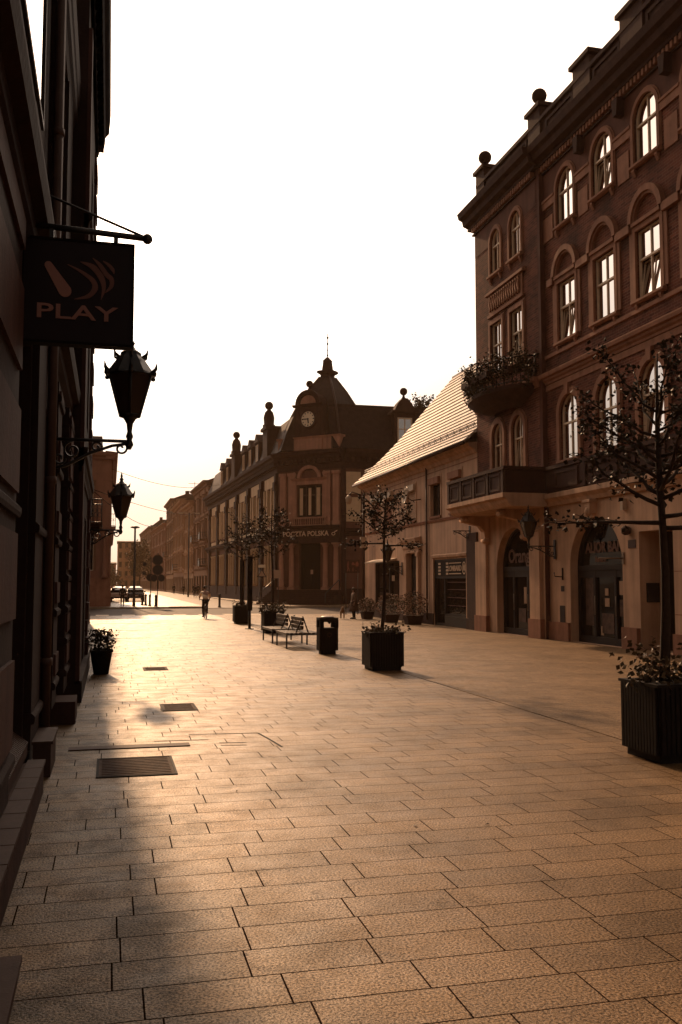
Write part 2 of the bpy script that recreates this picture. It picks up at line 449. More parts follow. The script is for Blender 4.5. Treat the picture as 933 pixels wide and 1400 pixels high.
def text_geo(txt, size, extrude=.01, bold=0.0, sx=1.0):
    cu = bpy.data.curves.new('lettering', 'FONT'); cu.body = txt; cu.size = size; cu.extrude = extrude; cu.offset = bold
    cu.align_x = 'CENTER'; cu.align_y = 'CENTER'; cu.resolution_u = 3
    o = bpy.data.objects.new('lettering', cu); COL.objects.link(o)
    dg = bpy.context.evaluated_depsgraph_get(); dg.update()
    me = bpy.data.meshes.new_from_object(o.evaluated_get(dg))
    vs = [(v.co.x * sx, v.co.z, v.co.y) for v in me.vertices]     # into the facade plane, reading left to right
    fs = [tuple(p.vertices) for p in me.polygons]
    bpy.data.objects.remove(o); bpy.data.curves.remove(cu); bpy.data.meshes.remove(me)
    return vs, fs
def lettering(fr, txt, u, v, y, size, m, parent, bold=0.0, sx=1.0, name='lettering', ex=.01):
    vs, fs = text_geo(txt, size, ex, bold, sx)
    b = MB(fr); b.add([(p[0] + u, p[1] + y, p[2] + v) for p in vs], fs)
    return b.build(name, m, parent)

# ------------------------------------------------------------------ windows
def window(parent, fr, loop, y, m_frame, m_glass, fw=.05, mull=(), trans=(), sill=None, m_sill=None, surround=0, m_sur=None,
           tilt=None, proud=.07, curtain=False, fd=.07, key=False, hood=None):
    """a window in an opening: frame (with mullions and transoms), panes, sill, surround"""
    inn = inset(loop, fw)
    b = MB(fr); b.ring(loop, inn, y, y + fd)
    us = [p[0] for p in loop]; vs = [p[1] for p in loop]
    u0, u1, v0, v1 = min(us), max(us), min(vs), max(vs)
    for u in mull: b.box(u - fw * .45, u + fw * .45, y + .004, y + fd - .004, v0 + fw, v1 - fw * .9)
    for v in trans: b.box(u0 + fw * .8, u1 - fw * .8, y - .012, y + fd - .008, v - fw * .6, v + fw * .6)
    w = b.build('window', m_frame, parent)
    g = MB(fr)
    if tilt:
        vt = trans[0]
        # upper light follows the head of the opening, lower sash is tilted in
        up = [p for p in inset(loop, fw * .5)]
        upl = [(p[0], max(p[1], vt)) for p in up]
        g.face(upl, y + fd * .6)
        a = radians(tilt)
        h = vt - v0 - fw
        ua, ub = u0 + fw * .6, u1 - fw * .6
        g.add([(ua, y + fd * .6, v0 + fw * .5), (ub, y + fd * .6, v0 + fw * .5), (ub, y + fd * .6 + h * sin(a), v0 + fw * .5 + h * cos(a)), (ua, y + fd * .6 + h * sin(a), v0 + fw * .5 + h * cos(a))], [(0, 1, 2, 3)])
        g.build('pane', m_glass, w, keep=True)
        s = MB(fr @ Matrix.Translation((0, y + fd * .6, v0 + fw * .5)) @ Matrix.Rotation(-a, 4, 'X'))
        s.ring(rect(ua, ub, 0, h), inset(rect(ua, ub, 0, h), .035), -.02, .02)
        s.box((ua + ub) / 2 - .02, (ua + ub) / 2 + .02, -.02, .02, .04, h - .04)
        s.build('sash', m_frame, w)
        k = MB(fr); k.face(rect(u0, u1, v0, vt), y + .5); k.build('room', M['frame_dark'], w, keep=True)
    else:
        g.face(inset(loop, fw * .5), y + fd * .6)
        g.build('pane', m_glass, w, keep=True)
    if sill:
        k = MB(fr); k.mould(u0 - sill, u1 + sill, [(-.14, v0 - .02), (-.14, v0 - .09), (-.08, v0 - .14), (y - .002, v0 - .14), (y - .002, v0 + .012)])
        if key is not None:
            for u in (u0 + .02, u1 - .02): k.mould(u - .06, u + .06, [(-.105, v0 - .142), (-.105, v0 - .2), (-.03, v0 - .36), (.01, v0 - .36), (.01, v0 - .142)])
        k.build('sill', m_sill, w)
    if surround:
        k = MB(fr)
        body = loop[1:] + [loop[0]]
        out = inset(loop, -surround); ob = out[1:] + [out[0]]
        # leave the sill side open
        ob[0] = (ob[0][0], v0); ob[-1] = (ob[-1][0], v0)
        k.ring(ob, body, -proud, .03, closed=False)
        o2 = inset(loop, -surround - .05); o2 = o2[1:] + [o2[0]]; o2[0] = (o2[0][0], v0 + .01); o2[-1] = (o2[-1][0], v0 + .01)
        k.ring(o2, ob, -proud * .5, .02, closed=False)
        if key:
            c = (u0 + u1) / 2
            k.prism([(c - .09, v1 - .03), (c + .09, v1 - .03), (c + .14, v1 + surround + .14), (c - .14, v1 + surround + .14)], -proud - .06, .02)
        k.build('surround', m_sur, w)
    return w

CORN = lambda z, h, p: [(0.02, z), (-p * .25, z), (-p * .3, z + h * .2), (-p * .55, z + h * .35), (-p * .6, z + h * .55), (-p * .92, z + h * .62), (-p, z + h * .9), (-p, z + h), (0.02, z + h)]
# ------------------------------------------------------------------ setting
def sheet(name, m, x0, x1, y0, y1, z, thick=None):
    b = MB()
    if thick: b.box(x0, x1, y0, y1, z - thick, z)
    else: b.add([(x0, y0, z), (x1, y0, z), (x1, y1, z), (x0, y1, z)], [(0, 1, 2, 3)])
    return struct(b.build(name, m))
sheet('ground', M['earth'], -1500, 1500, -600, 2500, -.30)
sheet('plaza_paving', M['paving'], -1.3, 6.06, -12, 49.2, 0, .28)
sheet('plaza_side_paving', M['paving_side'], 6.10, 16.5, -12, 52.0, -.003, .25)
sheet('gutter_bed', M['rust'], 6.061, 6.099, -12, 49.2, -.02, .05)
sheet('plaza_edge_paving', M['paving_far'], -3, 6.09, 49.26, 56.2, -.012, .2)
sheet('plaza_edge_side_paving', M['paving_side'], 6.10, 16.5, 52.03, 56.2, -.012, .2)
sheet('kerb', M['kerb'], -60, 60, 56.2, 56.5, -.02, .22)
sheet('road', M['asphalt'], -80, 120, 56.5, 75.2, -.13, .12)
sheet('far_kerb', M['kerb'], -60, 7.6, 75.2, 75.5, .0, .22)
sheet('far_kerb_side', M['kerb'], 13.6, 60, 75.2, 75.5, .0, .22)
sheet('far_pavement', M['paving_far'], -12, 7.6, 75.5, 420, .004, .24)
sheet('side_street_road', M['tramroad'], 7.6, 13.0, 75.2, 420, -.10, .12)
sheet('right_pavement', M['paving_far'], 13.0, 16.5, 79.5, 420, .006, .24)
sheet('post_forecourt', M['paving_side'], 13.6, 60, 75.5, 81.5, .0, .22)
# curved kerb lip where the side street leaves the road
kb = MB()
for i in range(12):
    t0 = i / 12 * pi / 2; t1 = (i + 1) / 12 * pi / 2
    for (cx, cy, s) in ((7.6 - 3.0, 78.4, 1),):
        p = [(cx + 3.0 * sin(t) , cy - 3.0 * cos(t)) for t in (t0, t1)]
        q = [(cx + 3.25 * sin(t), cy - 3.25 * cos(t)) for t in (t0, t1)]
        kb.add([(*p[0], .03), (*p[1], .03), (*q[1], .03), (*q[0], .03), (*p[0], -.12), (*p[1], -.12), (*q[1], -.12), (*q[0], -.12)],
               [(0, 1, 2, 3), (0, 4, 5, 1), (3, 2, 6, 7)])
struct(kb.build('curved_kerb', M['kerb']))
# painted lines on the cross road
pm = MB()
for i in range(9): pm.add([(-4 + i * 1.6, 58.2, -.126), (-3.2 + i * 1.6, 58.2, -.126), (-3.2 + i * 1.6, 61.4, -.126), (-4 + i * 1.6, 61.4, -.126)], [(0, 1, 2, 3)])
struct(pm.build('road_marking', M['marking']))

# ------------------------------------------------------------------ brick tenement on the right
bt = root('brick_tenement', (15, 27, 0), 'tall four storey red brick tenement with arched shop doors and balconies', 'building')
FB = frame(14.42, 35.05, -90)
FM = frame(14.60, 35.05, -90)
UW = 26.6
axes_m = [7.5 + 2.42 * i for i in range(8)]
axes_r = [2.12, 3.95]
A1 = arch(1.80, 4.85, 0, 2.42, 1.52, 24); A2 = arch(7.35, 10.55, 0, 2.42, 1.53, 24)
A2m = A2
PASS = rect(11.45, 13.1, 0, 3.36)
wall(FB, 'ground_floor_wall', M['plaster'], bt, rect(0, 5.9, 0, 4.62), [A1], .85)
wall(FM, 'ground_floor_wall', M['plaster'], bt, rect(5.9, UW, 0, 4.62), [A2, PASS], .8)
FL2 = lambda c, w: arch(c - w, c + w, 5.98, 7.55, w * .95)
FL3 = lambda c, w: rect(c - w, c + w, 10.0, 12.0)
FL4 = lambda c, w: arch(c - w, c + w, 13.98, 15.22, w * 1.02)
hr = []; hm = []
for c in axes_r: hr += [FL2(c, .5), FL3(c, .54), FL4(c, .48)]
for c in axes_m: hm += [FL2(c, .62), FL3(c, .62), FL4(c, .60)]
wall(FB, 'upper_wall', M['brick'], bt, rect(0, 5.7, 4.62, 16.7), hr, .22)
wall(FM, 'upper_wall', M['brick'], bt, rect(5.7, UW, 4.62, 16.7), hm, .22)
b = MB(FB); b.box(0, .3, .004, 1.1, 0, 16.7); b.box(5.68, 5.9, .003, 1.1, 0, 16.7); b.box(0, UW, 1.15, 13, 0, 17.2); b.box(0, UW, .45, 1.15, 16.4, 17.2)
b.build('rear_wall', M['brick_plaster'], bt)
# smooth plaster between the arches of the top floor
def comb(u0, u1, v0, v1, loops):
    out = [(u0, v1), (u0, v0)]
    for lp in loops:
        pts = [p for p in lp[2:] if p[1] >= v0]
        us = [p[0] for p in pts]
        seq = [(min(us), v0)] + list(reversed(pts)) + [(max(us), v0)]
        if abs(seq[1][1] - v0) < 1e-4: seq = seq[1:-1]
        out += seq
    return out + [(u1, v0), (u1, v1)]
b = MB(FB); b.face(comb(.02, 5.66, 15.25, 16.3, [inset(FL4(c, .48), -.002) for c in axes_r]), -.012)
b.build('plaster_band', M['brick_plaster'], bt, keep=True)
b = MB(FM); b.face(comb(5.72, UW - .02, 15.25, 16.3, [inset(FL4(c, .60), -.002) for c in axes_m]), -.012)
b.build('plaster_band', M['brick_plaster'], bt, keep=True)
for fr, axs, w2, w3, w4 in ((FB, axes_r, .5, .54, .48), (FM, axes_m, .62, .62, .60)):
    for i, c in enumerate(axs):
        t2, t3, t4 = ([0, 0, 5, 0, 6][i % 5], [5, 0, 7, 0, 6][i % 5], [0, 6, 0, 4, 0][i % 5]) if fr is FM else ([0, 5][i % 2], [0, 8][i % 2], 0)
        window(bt, fr, FL2(c, w2), .07, M['frame'], M['glass'], mull=(c,), trans=(7.2,), sill=.12, m_sill=M['stone_brown'], surround=.2, m_sur=M['stone_brown'],
               key=fr is FM, tilt=t2 or None)
        window(bt, fr, FL3(c, w3), .06, M['frame'], M['glass'], mull=(c,), trans=(11.15,), sill=.2, m_sill=M['stone_brown'], surround=.15, m_sur=M['stone_brown'], tilt=t3 or None)
        window(bt, fr, FL4(c, w4), .06, M['frame'], M['glass'], mull=(c,), trans=(15.1,), sill=.16, m_sill=M['stone_brown'], surround=.13, m_sur=M['stone_brown'],
               tilt=t4 or None)
# blind arches over the third floor, string courses, imposts
b = MB(FM)
for c in axes_m:
    o = [(c + .86 * cos(pi * i / 20), 12.28 + .86 * sin(pi * i / 20)) for i in range(21)]
    q = [(c + .68 * cos(pi * i / 20), 12.28 + .68 * sin(pi * i / 20)) for i in range(21)]
    r_ = [(c + .60 * cos(pi * i / 20), 12.28 + .60 * sin(pi * i / 20)) for i in range(21)]
    b.ring(o, q, -.16, .03, closed=False); b.ring(q, r_, -.10, .03, closed=False)
    b.box(c - .72, c + .72, -.13, .02, 12.16, 12.27)
    for s in (-1, 1):
        b.box(c + s * 1.02 - .2, c + s * 1.02 + .2, -.14, .02, 12.06, 12.30)
        b.box(c + s * .84 - .1, c + s * .84 + .1, -.05, .02, 10.0, 12.05)
b.each('blind_arches', M['stone_brown'], bt)
b = MB(FB)
b.box(1.4, 4.65, -.10, .02, 12.3, 12.42); b.box(1.5, 4.55, -.05, .02, 12.42, 13.2)
b.mould(1.3, 4.75, [(-.16, 13.2), (-.16, 13.3), (.0, 13.36), (.02, 13.36), (.02, 13.2)])
for k in range(14):
    u = 1.72 + k * .2
    b.lathe((u, -.1, 12.5), [(.05, 0), (.035, .1), (.06, .3), (.03, .5), (.05, .6)], 6)
b.build('blind_balustrade', M['stone_brown'], bt)
b = MB(FM); b.mould(5.72, UW, CORN(8.72, .36, .26)); b.box(5.72, UW, -.04, .02, 8.5, 8.7); b.mould(5.72, UW, [(-.06, 9.62), (-.06, 9.74), (.02, 9.78), (.02, 9.6)])
for c in axes_m:
    b.box(c - .5, c + .5, -.075, .02, 8.76, 9.02)
b.each('string_course', M['stone_brown'], bt)
b = MB(FB); b.mould(-.02, 5.7, CORN(8.72, .36, .22)); b.each('string_course', M['stone_brown'], bt)
b = MB(FM); b.mould(5.72, UW, [(-.05, 14.95), (-.05, 15.2), (.02, 15.23), (.02, 14.93)])
hold = MB(FM)
for i, c in enumerate([5.95] + axes_m + [axes_m[-1] + 2.42]):
    pass
gaps = [(5.72, axes_m[0] - .72)] + [(axes_m[i] + .72, axes_m[i + 1] - .72) for i in range(len(axes_m) - 1)] + [(axes_m[-1] + .72, UW)]
for (a, e) in gaps:
    hold.mould(a, e, [(-.06, 14.93), (-.06, 15.16), (-.09, 15.18), (-.09, 15.26), (.02, 15.28), (.02, 14.93)])
    hold.box(a + .18, e - .18, -.03, .02, 13.75, 14.6)
hold.each('impost_band', M['stone_brown'], bt)
b = MB(FM)
for (a, e) in gaps[1:]:
    m_ = (a + e) / 2
    b.prism([(m_ - .1, 15.75), (m_ + .1, 15.75), (m_ + .16, 16.28), (m_ - .16, 16.28)], -.28, .02)
b.each('console', M['stone_dark'], bt)
# main cornice with dentils, parapet, balls
b = MB(FM); b.mould(5.4, UW, [(.02, 16.5), (-.2, 16.5), (-.2, 16.62), (-.4, 16.7), (-.44, 16.9), (-.56, 16.98), (-.62, 17.2), (-.54, 17.22), (.5, 17.32), (.5, 16.5)])
b.mould(5.7, UW, [(.02, 16.22), (-.09, 16.22), (-.09, 16.28), (.02, 16.3)])
b.build('cornice', M['stone_dark'], bt)
b = MB(FB); b.mould(-.36, 5.9, [(.02, 16.5), (-.18, 16.5), (-.18, 16.62), (-.38, 16.7), (-.42, 16.9), (-.58, 16.98), (-.64, 17.2), (-.56, 17.22), (.5, 17.32), (.5, 16.5)])
b.mould(-.1, 5.7, [(.02, 16.22), (-.09, 16.22), (-.09, 16.28), (.02, 16.3)])
b.build('cornice', M['stone_dark'], bt)
b = MB(FM); b2 = MB(FM)
for k in range(int((UW - 5.8) / .2)): b.box(5.82 + k * .2, 5.93 + k * .2, -.17, .01, 16.31, 16.495)
for k in range(28):
    b2.box(.05 + k * .2, .16 + k * .2, -.35, .01, 16.31, 16.495)
b2.build('dentils', M['stone_brown'], bt)
b.build('dentils', M['stone_brown'], bt)
b = MB(FM); b.box(0.1, UW, -.05, .3, 17.33, 18.2); b.mould(0.1, UW, [(-.16, 18.2), (-.16, 18.34), (.35, 18.34), (.35, 18.2)])
for (a, e) in ((1.1, 4.8), (6.3, 8.3), (9.6, 11.2), (12.6, 14.3), (15.7, 17.3)):
    b.ring(rect(a, e, 17.48, 18.08), rect(a + .12, e - .12, 17.58, 17.98), -.10, -.04)
b.build('parapet', M['stone_dark'], bt)
for u, w, top in ((.5, .42, 18.75), (5.5, .48, 18.75), (8.95, .55, 18.68), (11.9, .6, 18.68), (15.0, .6, 18.68)):
    b = MB(FM); b.box(u - w, u + w, -.14, .4, 17.34, top); b.box(u - w - .1, u + w + .1, -.24, .5, top, top + .14)
    if u < 6: b.lathe((u, .1, top + .14), [(.3, 0), (.24, .1), (.14, .16), (.12, .28)], 10)
    p_ = b.build('pedestal', M['stone_dark'], bt)
    if u < 6:
        g = MB(FM); g.ball((u, .1, top + .63), .27, 18); g.build('ball_finial', M['stone_dark'], p_)
# string between ground and first floor, dado with panels
b = MB(FM); b.mould(5.6, UW, [(.02, 4.5), (-.1, 4.5), (-.16, 4.62), (-.3, 4.74), (-.3, 4.9), (.02, 4.94)])
b.build('band_cornice', M['plaster'], bt)
b = MB(FM); b.box(5.9, UW, -.16, .02, 4.95, 5.72); b.mould(5.9, UW, [(-.22, 5.72), (-.22, 5.84), (.02, 5.88), (.02, 5.72)])
for c in axes_m:
    b.ring(rect(c - .8, c + .8, 5.04, 5.64), rect(c - .68, c + .68, 5.14, 5.54), -.2, -.155)
    b.box(c + 1.08, c + 1.34, -.22, .0, 4.951, 5.719)
b.build('dado', M['stone_dark'], bt)
b = MB(FM)
for u in (8.95, 14.2):
    b.prism([(u - .14, 4.05), (u + .14, 4.05), (u + .2, 4.49), (u - .2, 4.49)], -.24, .01)
    b.lathe((u, -.2, 4.08), [(.05, -.12), (.1, -.04), (.12, .06), (.06, .16)], 8)
    b.box(u - .24, u + .24, -.28, .01, 4.40, 4.495)
b.each('console', M['plaster'], bt)
# piers with plinth blocks
b = MB(FB)
b.box(-.05, 1.02, -.12, .01, .62, 3.55); b.box(4.92, 5.7, -.12, .01, .62, 3.75)
b.each('pier', M['plaster'], bt)
b = MB(FB); b.box(-.1, 1.1, -.17, .01, 0, .62); b.box(4.86, 5.82, -.17, .01, 0, .66); b.box(5.9, 7.3, .1, .2, 0, .6); b.box(10.6, 11.42, .06, .2, 0, .62); b.box(13.15, UW, .06, .2, 0, .55)
b.each('plinth', M['stone_brown'], bt)
b = MB(FM)
for z in (2.2, 3.38, 1.05): b.box(13.12, UW, -.006, .01, z, z + .02)
b.each('joint_line', M['stone_brown'], bt)
b = MB(FM); b.box(11.2, 13.2, .8, .9, 0, 3.6); b.box(12.2, 13.08, .68, .79, 0, 3.2); b.build('passage_door', M['dark_wood'], bt)
b = MB(FM); b.box(11.452, 11.5, .2, .6, 1.35, 1.9); b.build('wall_panel', M['plaque'], bt)
# shop fronts in the arches
def shopfront(fr, loop, y, u0, u1, zt, doors, words, papers, wsize, sx):
    b = MB(fr)
    b.ring(loop, inset(loop, .12), y, y + .14)
    b.box(u0 + .1, u1 - .1, y - .03, y + .14, zt, zt + .16)
    for u in doors: b.box(u - .065, u + .065, y + .004, y + .12, .0, zt)
    b.box(u0 + .1, u1 - .1, y + .01, y + .12, .0, .22); b.box(u0 + .1, u1 - .1, y + .015, y + .1, zt - .22, zt)
    p = b.build('shopfront', M['dark_wood'], bt)
    g = MB(fr); g.face(inset(loop, .06), y + .08); g.build('pane', M['glass_dark'], p, keep=True)
    h = MB(fr)
    for u in doors: h.tube([(u + .1, y - .05, .9), (u + .1, y - .05, 1.5)], .015)
    h.build('door_handle', M['steel'], p)
    for (txt, u, v, sz, s) in words:
        lettering(fr, txt, u, v, y + .045, sz, M['shopword'], p, bold=.012, sx=s)
    for (u, v, w, h_, k) in papers:
        q = MB(fr); q.box(u - w / 2, u + w / 2, y + .055, y + .068, v - h_ / 2, v + h_ / 2); q.build('poster' if k else 'paper_notice', M['poster'] if k else M['paper'], p)
M['shopword'] = mat('shop_lettering', (.16, .085, .06), .6, .1, 5)
shopfront(FB, A1, .27, 1.8, 4.85, 2.34, (2.75, 3.95), [('Orange', 3.32, 2.88, .72, 1.0)], [(3.62, 1.45, .22, .6, 0), (3.35, .72, .6, .5, 1)], .6, 1)
shopfront(FM, A2, .27, 7.35, 10.55, 2.30, (8.4, 9.65), [('ALIOR BANK', 9.1, 3.0, .46, .95), ('Partner', 8.75, 2.63, .22, 1.0)],
          [(8.0, 1.3, .5, 1.5, 1), (9.05, 1.62, .2, .22, 0), (9.07, 1.3, .26, .26, 0), (9.1, .65, .7, .62, 1), (8.75, .42, .14, .28, 0), (9.95, 1.75, .3, .42, 0), (9.95, 1.15, .3, .5, 1)], .5, 1)
# lower balcony with a solid parapet
b = MB(FB)
b.mould(.62, 6.12, [(0.01, 4.5), (-1.3, 4.5), (-1.42, 4.62), (-1.48, 4.74), (-1.62, 4.8), (-1.62, 4.95), (0.01, 4.95)])
sl = b.build('lower_balcony', M['plaster'], bt)
b = MB(FB)
for (x0, x1, y0, y1) in ((.7, 6.05, -1.52, -1.40), (.7, .82, -1.395, 0), (5.93, 6.05, -1.395, 0)):
    b.box(x0, x1, y0, y1, 4.955, 5.74)
b.box(.64, 6.11, -1.58, -1.34, 5.742, 5.86); b.box(.64, .88, -1.339, 0, 5.743, 5.861); b.box(5.87, 6.11, -1.339, 0, 5.743, 5.861)
for k in range(5):
    u = .76 + k * 1.29; b.box(u - .1, u + .1, -1.56, -1.525, 4.956, 5.741)
    if k < 4: b.ring(rect(u + .2, u + 1.09, 5.05, 5.65), rect(u + .28, u + 1.01, 5.13, 5.57), -1.55, -1.522)
b.build('parapet', M['stone_dark'], sl)
b = MB(FB)
for u in (1.0, 4.6):
    pr = [(0.005, 3.4), (-.1, 3.42), (-.2, 3.62), (-.22, 3.9), (-.4, 4.12), (-.8, 4.2), (-1.05, 4.26), (-1.16, 4.4), (-1.1, 4.49), (.005, 4.49)]
    b.mould(u - .17, u + .17, pr)
    b.tube([(u - .2, -1.0, 4.36), (u + .2, -1.0, 4.36)], .13, 10); b.tube([(u - .2, -.13, 3.55), (u + .2, -.13, 3.55)], .1, 10)
b.each('bracket', M['plaster'], sl)
# upper bow fronted balcony, iron rails and flower boxes
ub = MB(FB)
cu, R = 3.05, 2.35
def bow(r, y): return [(cu + r * cos(pi - pi * i / 16), -abs(y) * sin(pi * i / 16) - .001) for i in range(17)]
prev = None
for (z, r, d) in ((8.3, 1.0, .35), (8.42, 1.6, .8), (8.58, 2.1, 1.1), (8.7, 2.3, 1.22), (8.76, 2.42, 1.3), (8.92, 2.42, 1.3)):
    ring_ = [(p[0], p[1], z) for p in bow(r, d)]
    if prev:
        n = len(ring_)
        ub.add(prev + ring_, [(i, i + 1, i + 1 + n, i + n) for i in range(n - 1)])
    prev = ring_
ub.add(prev, [tuple(range(len(prev)))])
bl = ub.build('upper_balcony', M['stone_dark'], bt, keep=True)
rl = MB(FB)
top = bow(2.35, 1.24)
rl.tube([(p[0], p[1], 9.9) for p in top], .03); rl.tube([(p[0], p[1], 9.02) for p in top], .025); rl.tube([(p[0], p[1], 9.55) for p in top], .016)
for i in range(0, 17):
    rl.tube([(top[i][0], top[i][1], 8.92), (top[i][0], top[i][1], 9.9)], .022 if i % 4 else .035)
    if i < 16:
        mx = ((top[i][0] + top[i + 1][0]) / 2, (top[i][1] + top[i + 1][1]) / 2)
        rl.tube([(mx[0], mx[1], 9.02), (mx[0], mx[1], 9.55)], .012)
rl.build('railing', M['iron'], bl)

# ------------------------------------------------------------------ low plastered house with the pale tiled roof
lh = root('plastered_house', (15, 44, 0), 'low two storey plastered house with pale tiled roof and shop windows', 'building')
FLH = frame(14.45, 52.4, -90); LU = 17.3
wins = [(1.8, 3.2), (4.25, 5.6), (8.05, 9.4), (11.6, 12.9), (14.2, 15.5)]
H1 = [rect(a, e, 4.95, 6.62) for a, e in wins]
SH1 = rect(2.2, 6.7, .48, 3.05); DR = rect(8.25, 9.75, 0, 3.35); SH2 = rect(12.0, 16.05, .0, 2.95)
wall(FLH, 'front_wall', M['plaster_low'], lh, rect(0, LU, 0, 7.7), H1 + [SH1, DR, SH2], .22)
b = MB(FLH)
gy = lambda y: 7.55 + (y + .5) * 1.08
b.prism([(0, 0), (.01, 0), (.01, 7.6), (0, 7.6)], .0, 11.6)
b.add([(0.003, 0.003, 0), (0.003, 11.6, 0), (0.003, 11.6, 7.7), (0.003, 5.75, 14.0), (0.003, .003, 7.7)], [(0, 1, 2, 3, 4)])
b.add([(LU, 0.003, 0), (LU, 11.6, 0), (LU, 11.6, 7.7), (LU, 5.75, 14.0), (LU, .003, 7.7)], [(0, 1, 2, 3, 4)])
b.box(0, LU, 11.6, 11.8, 0, 7.7); b.box(.01, LU - .01, .6, .7, 0, 7.7)
b.build('gable_wall', M['plaster_low'], lh, keep=True)
# stepped roof: every course a raised row of tiles, gaps left for dark shade lines
b = MB(FLH)
n = 23; P0 = Vector((-.55, 7.62)); P1 = Vector((5.75, 14.35)); 
def rp(t):
    x = P0.x + (P1.x - P0.x) * t; z = P0.y + (P1.y - P0.y) * t - .42 * sin(pi * t) * max(0, 1 - t) ** .6
    return Vector((x, z))
for k in range(n):
    a = rp(k / n); e = rp((k + 1) / n + .006)
    d = (e - a).normalized(); nn = Vector((-d.y, d.x))
    e2 = a.lerp(e, .62)
    lo = a + nn * .10; hi = e2 + nn * .085
    b.mould(-.28, LU + .0, [tuple(a), tuple(lo), tuple(hi), tuple(e2)])
rf = b.build('roof', M['roof_tile'], lh)
b = MB(FLH); b.mould(-.28, LU, [(5.6, 14.2), (5.62, 14.45), (5.9, 14.45), (11.9, 7.7), (11.6, 7.6), (5.75, 14.1)]); b.build('rear_roof', M['roof_tile'], rf)
b = MB(FLH)
for k in range(n):
    a = rp(k / n); e = rp((k + 1) / n); d = (e - a).normalized(); nn = Vector((-d.y, d.x)) * -.02
    b.add([(-.26, a.x - nn.x * 0, a.y + .0), (LU, a.x, a.y), (LU, e.x, e.y), (-.26, e.x, e.y)], [(0, 1, 2, 3)])
b.build('course_shade', M['roof_slate'], rf, keep=True)  # dark sheet showing in the gaps, standing for shade between tile courses
b = MB(FLH)
b.tube([(-.3, -.62, 7.58), (LU, -.62, 7.58)], .075, 8)
b.build('gutter', M['zinc'], rf)
b = MB(FLH); b.mould(-.2, LU, [(.01, 7.2), (-.08, 7.22), (-.14, 7.36), (-.34, 7.46), (-.42, 7.6), (.01, 7.64)]); b.build('eaves_moulding', M['plaster_low'], lh)
b = MB(FLH)
a = rp(2.6 / n); 
for zoff in (.16, .26): b.tube([(-.2, a.x - .1, a.y + zoff), (LU - .4, a.x - .1, a.y + zoff)], .014, 5)
for k in range(22):
    u = .0 + k * .8; b.tube([(u, a.x + .05, a.y + .06), (u, a.x - .1, a.y + .3)], .014, 5); b.tube([(u, a.x - .1, a.y + .02), (u, a.x - .1, a.y + .3)], .012, 5)
b.build('snow_guard', M['iron'], rf)
for i, (a, e) in enumerate(wins):
    w = window(lh, FLH, rect(a, e, 4.95, 6.62), .12, M['frame'] if i == 2 else M['frame_dark'], M['glass_dark'], mull=((a + e) / 2,), sill=None)
    s = MB(FLH); s.box(a - .04, e + .04, -.16, .11, 6.42, 6.72); s.build('shutter_box', M['satdish'] if i < 3 else M['stone_brown'], w)
    if i in (0, 1, 2):
        s = MB(FLH)
        for k in range(12): s.box(a + .02, e - .02, .07, .095, 6.41 - .11 * (k + 1), 6.41 - .11 * k - .012)
        s.build('roller_shutter', M['paper'] if i == 2 else M['stone_brown'], w)
    s = MB(FLH); s.box(a - .1, e + .1, -.09, .02, 4.86, 4.95); s.build('sill', M['stone_brown'], w)
    s = MB(FLH); s.ring(rect(a - .13, e + .13, 4.951, 6.85), rect(a - .02, e + .02, 4.952, 6.74), -.03, .01); s.build('surround', M['plaster'], w)
b = MB(FLH); b.mould(.3, LU, [(.01, 4.66), (-.05, 4.68), (-.09, 4.78), (.01, 4.82)]); b.box(.2, LU, -.012, .01, 6.98, 7.02); b.each('string_course', M['stone_brown'], lh)
b = MB(FLH); b.box(0, 2.1, -.05, .02, 0, .55); b.box(6.8, 8.0, -.05, .02, 0, .5); b.box(10.0, 11.9, -.05, .02, 0, .5); b.box(2.1, 6.8, -.04, .02, 0, .44)
b.each('plinth', M['stone_dark'], lh)
# classical door surround
b = MB(FLH)
for s, u in ((-1, 8.08), (1, 9.92)):
    b.box(u - .14, u + .14, -.14, .02, 0, 3.3); b.box(u - .19, u + .19, -.18, .02, 0, .35); b.box(u - .19, u + .19, -.18, .02, 3.18, 3.36)
b.mould(7.8, 10.2, [(.01, 3.36), (-.16, 3.36), (-.16, 3.58), (-.22, 3.6), (-.22, 3.78), (-.32, 3.9), (-.36, 4.06), (.01, 4.14)])
b.build('door_surround', M['plaster'], lh)
b = MB(FLH); b.box(8.25, 9.75, .14, .2, 0, 3.35)
for u in (8.4, 9.08):
    for z in (.3, 1.4, 2.5): b.ring(rect(u, u + .52, z, z + .85), rect(u + .06, u + .46, z + .06, z + .79), .12, .142)
b.build('front_door', M['dark_wood'], lh)
# shop windows
def shopwin(loop, bars, zbars, name='shop_window'):
    b = MB(FLH); b.ring(loop, inset(loop, .1), .02, .16)
    vs = [p[1] for p in loop]
    for u in bars: b.box(u - .05, u + .05, .025, .15, min(vs) + .05, max(vs) - .05)
    for (a, e, z) in zbars: b.box(a, e, .03, .145, z - .05, z + .05)
    p = b.build(name, M['dark_wood'], lh)
    g = MB(FLH); g.face(inset(loop, .05), .13); g.build('pane', M['glass_dark'], p, keep=True)
    return p
p1 = shopwin(SH1, (4.9,), ())
b = MB(FLH); b.mould(2.0, 6.2, [(0, 3.08), (-.55, 2.98), (-.56, 3.04), (0, 3.2)]); b.build('awning', M['satdish'], p1)
b = MB(FLH); b.box(5.2, 5.7, .05, .07, 2.0, 2.3); b.build('poster', M['paper'], p1)
b = MB(FLH); b.box(2.6, 4.6, .05, .07, .6, .95); b.box(3.4, 4.4, .05, .07, 2.35, 2.42); b.each('window_display', M['poster'], p1)
p2 = shopwin(SH2, (13.3,), ((13.3, 16.0, .5), (12.05, 16.0, 2.15)))
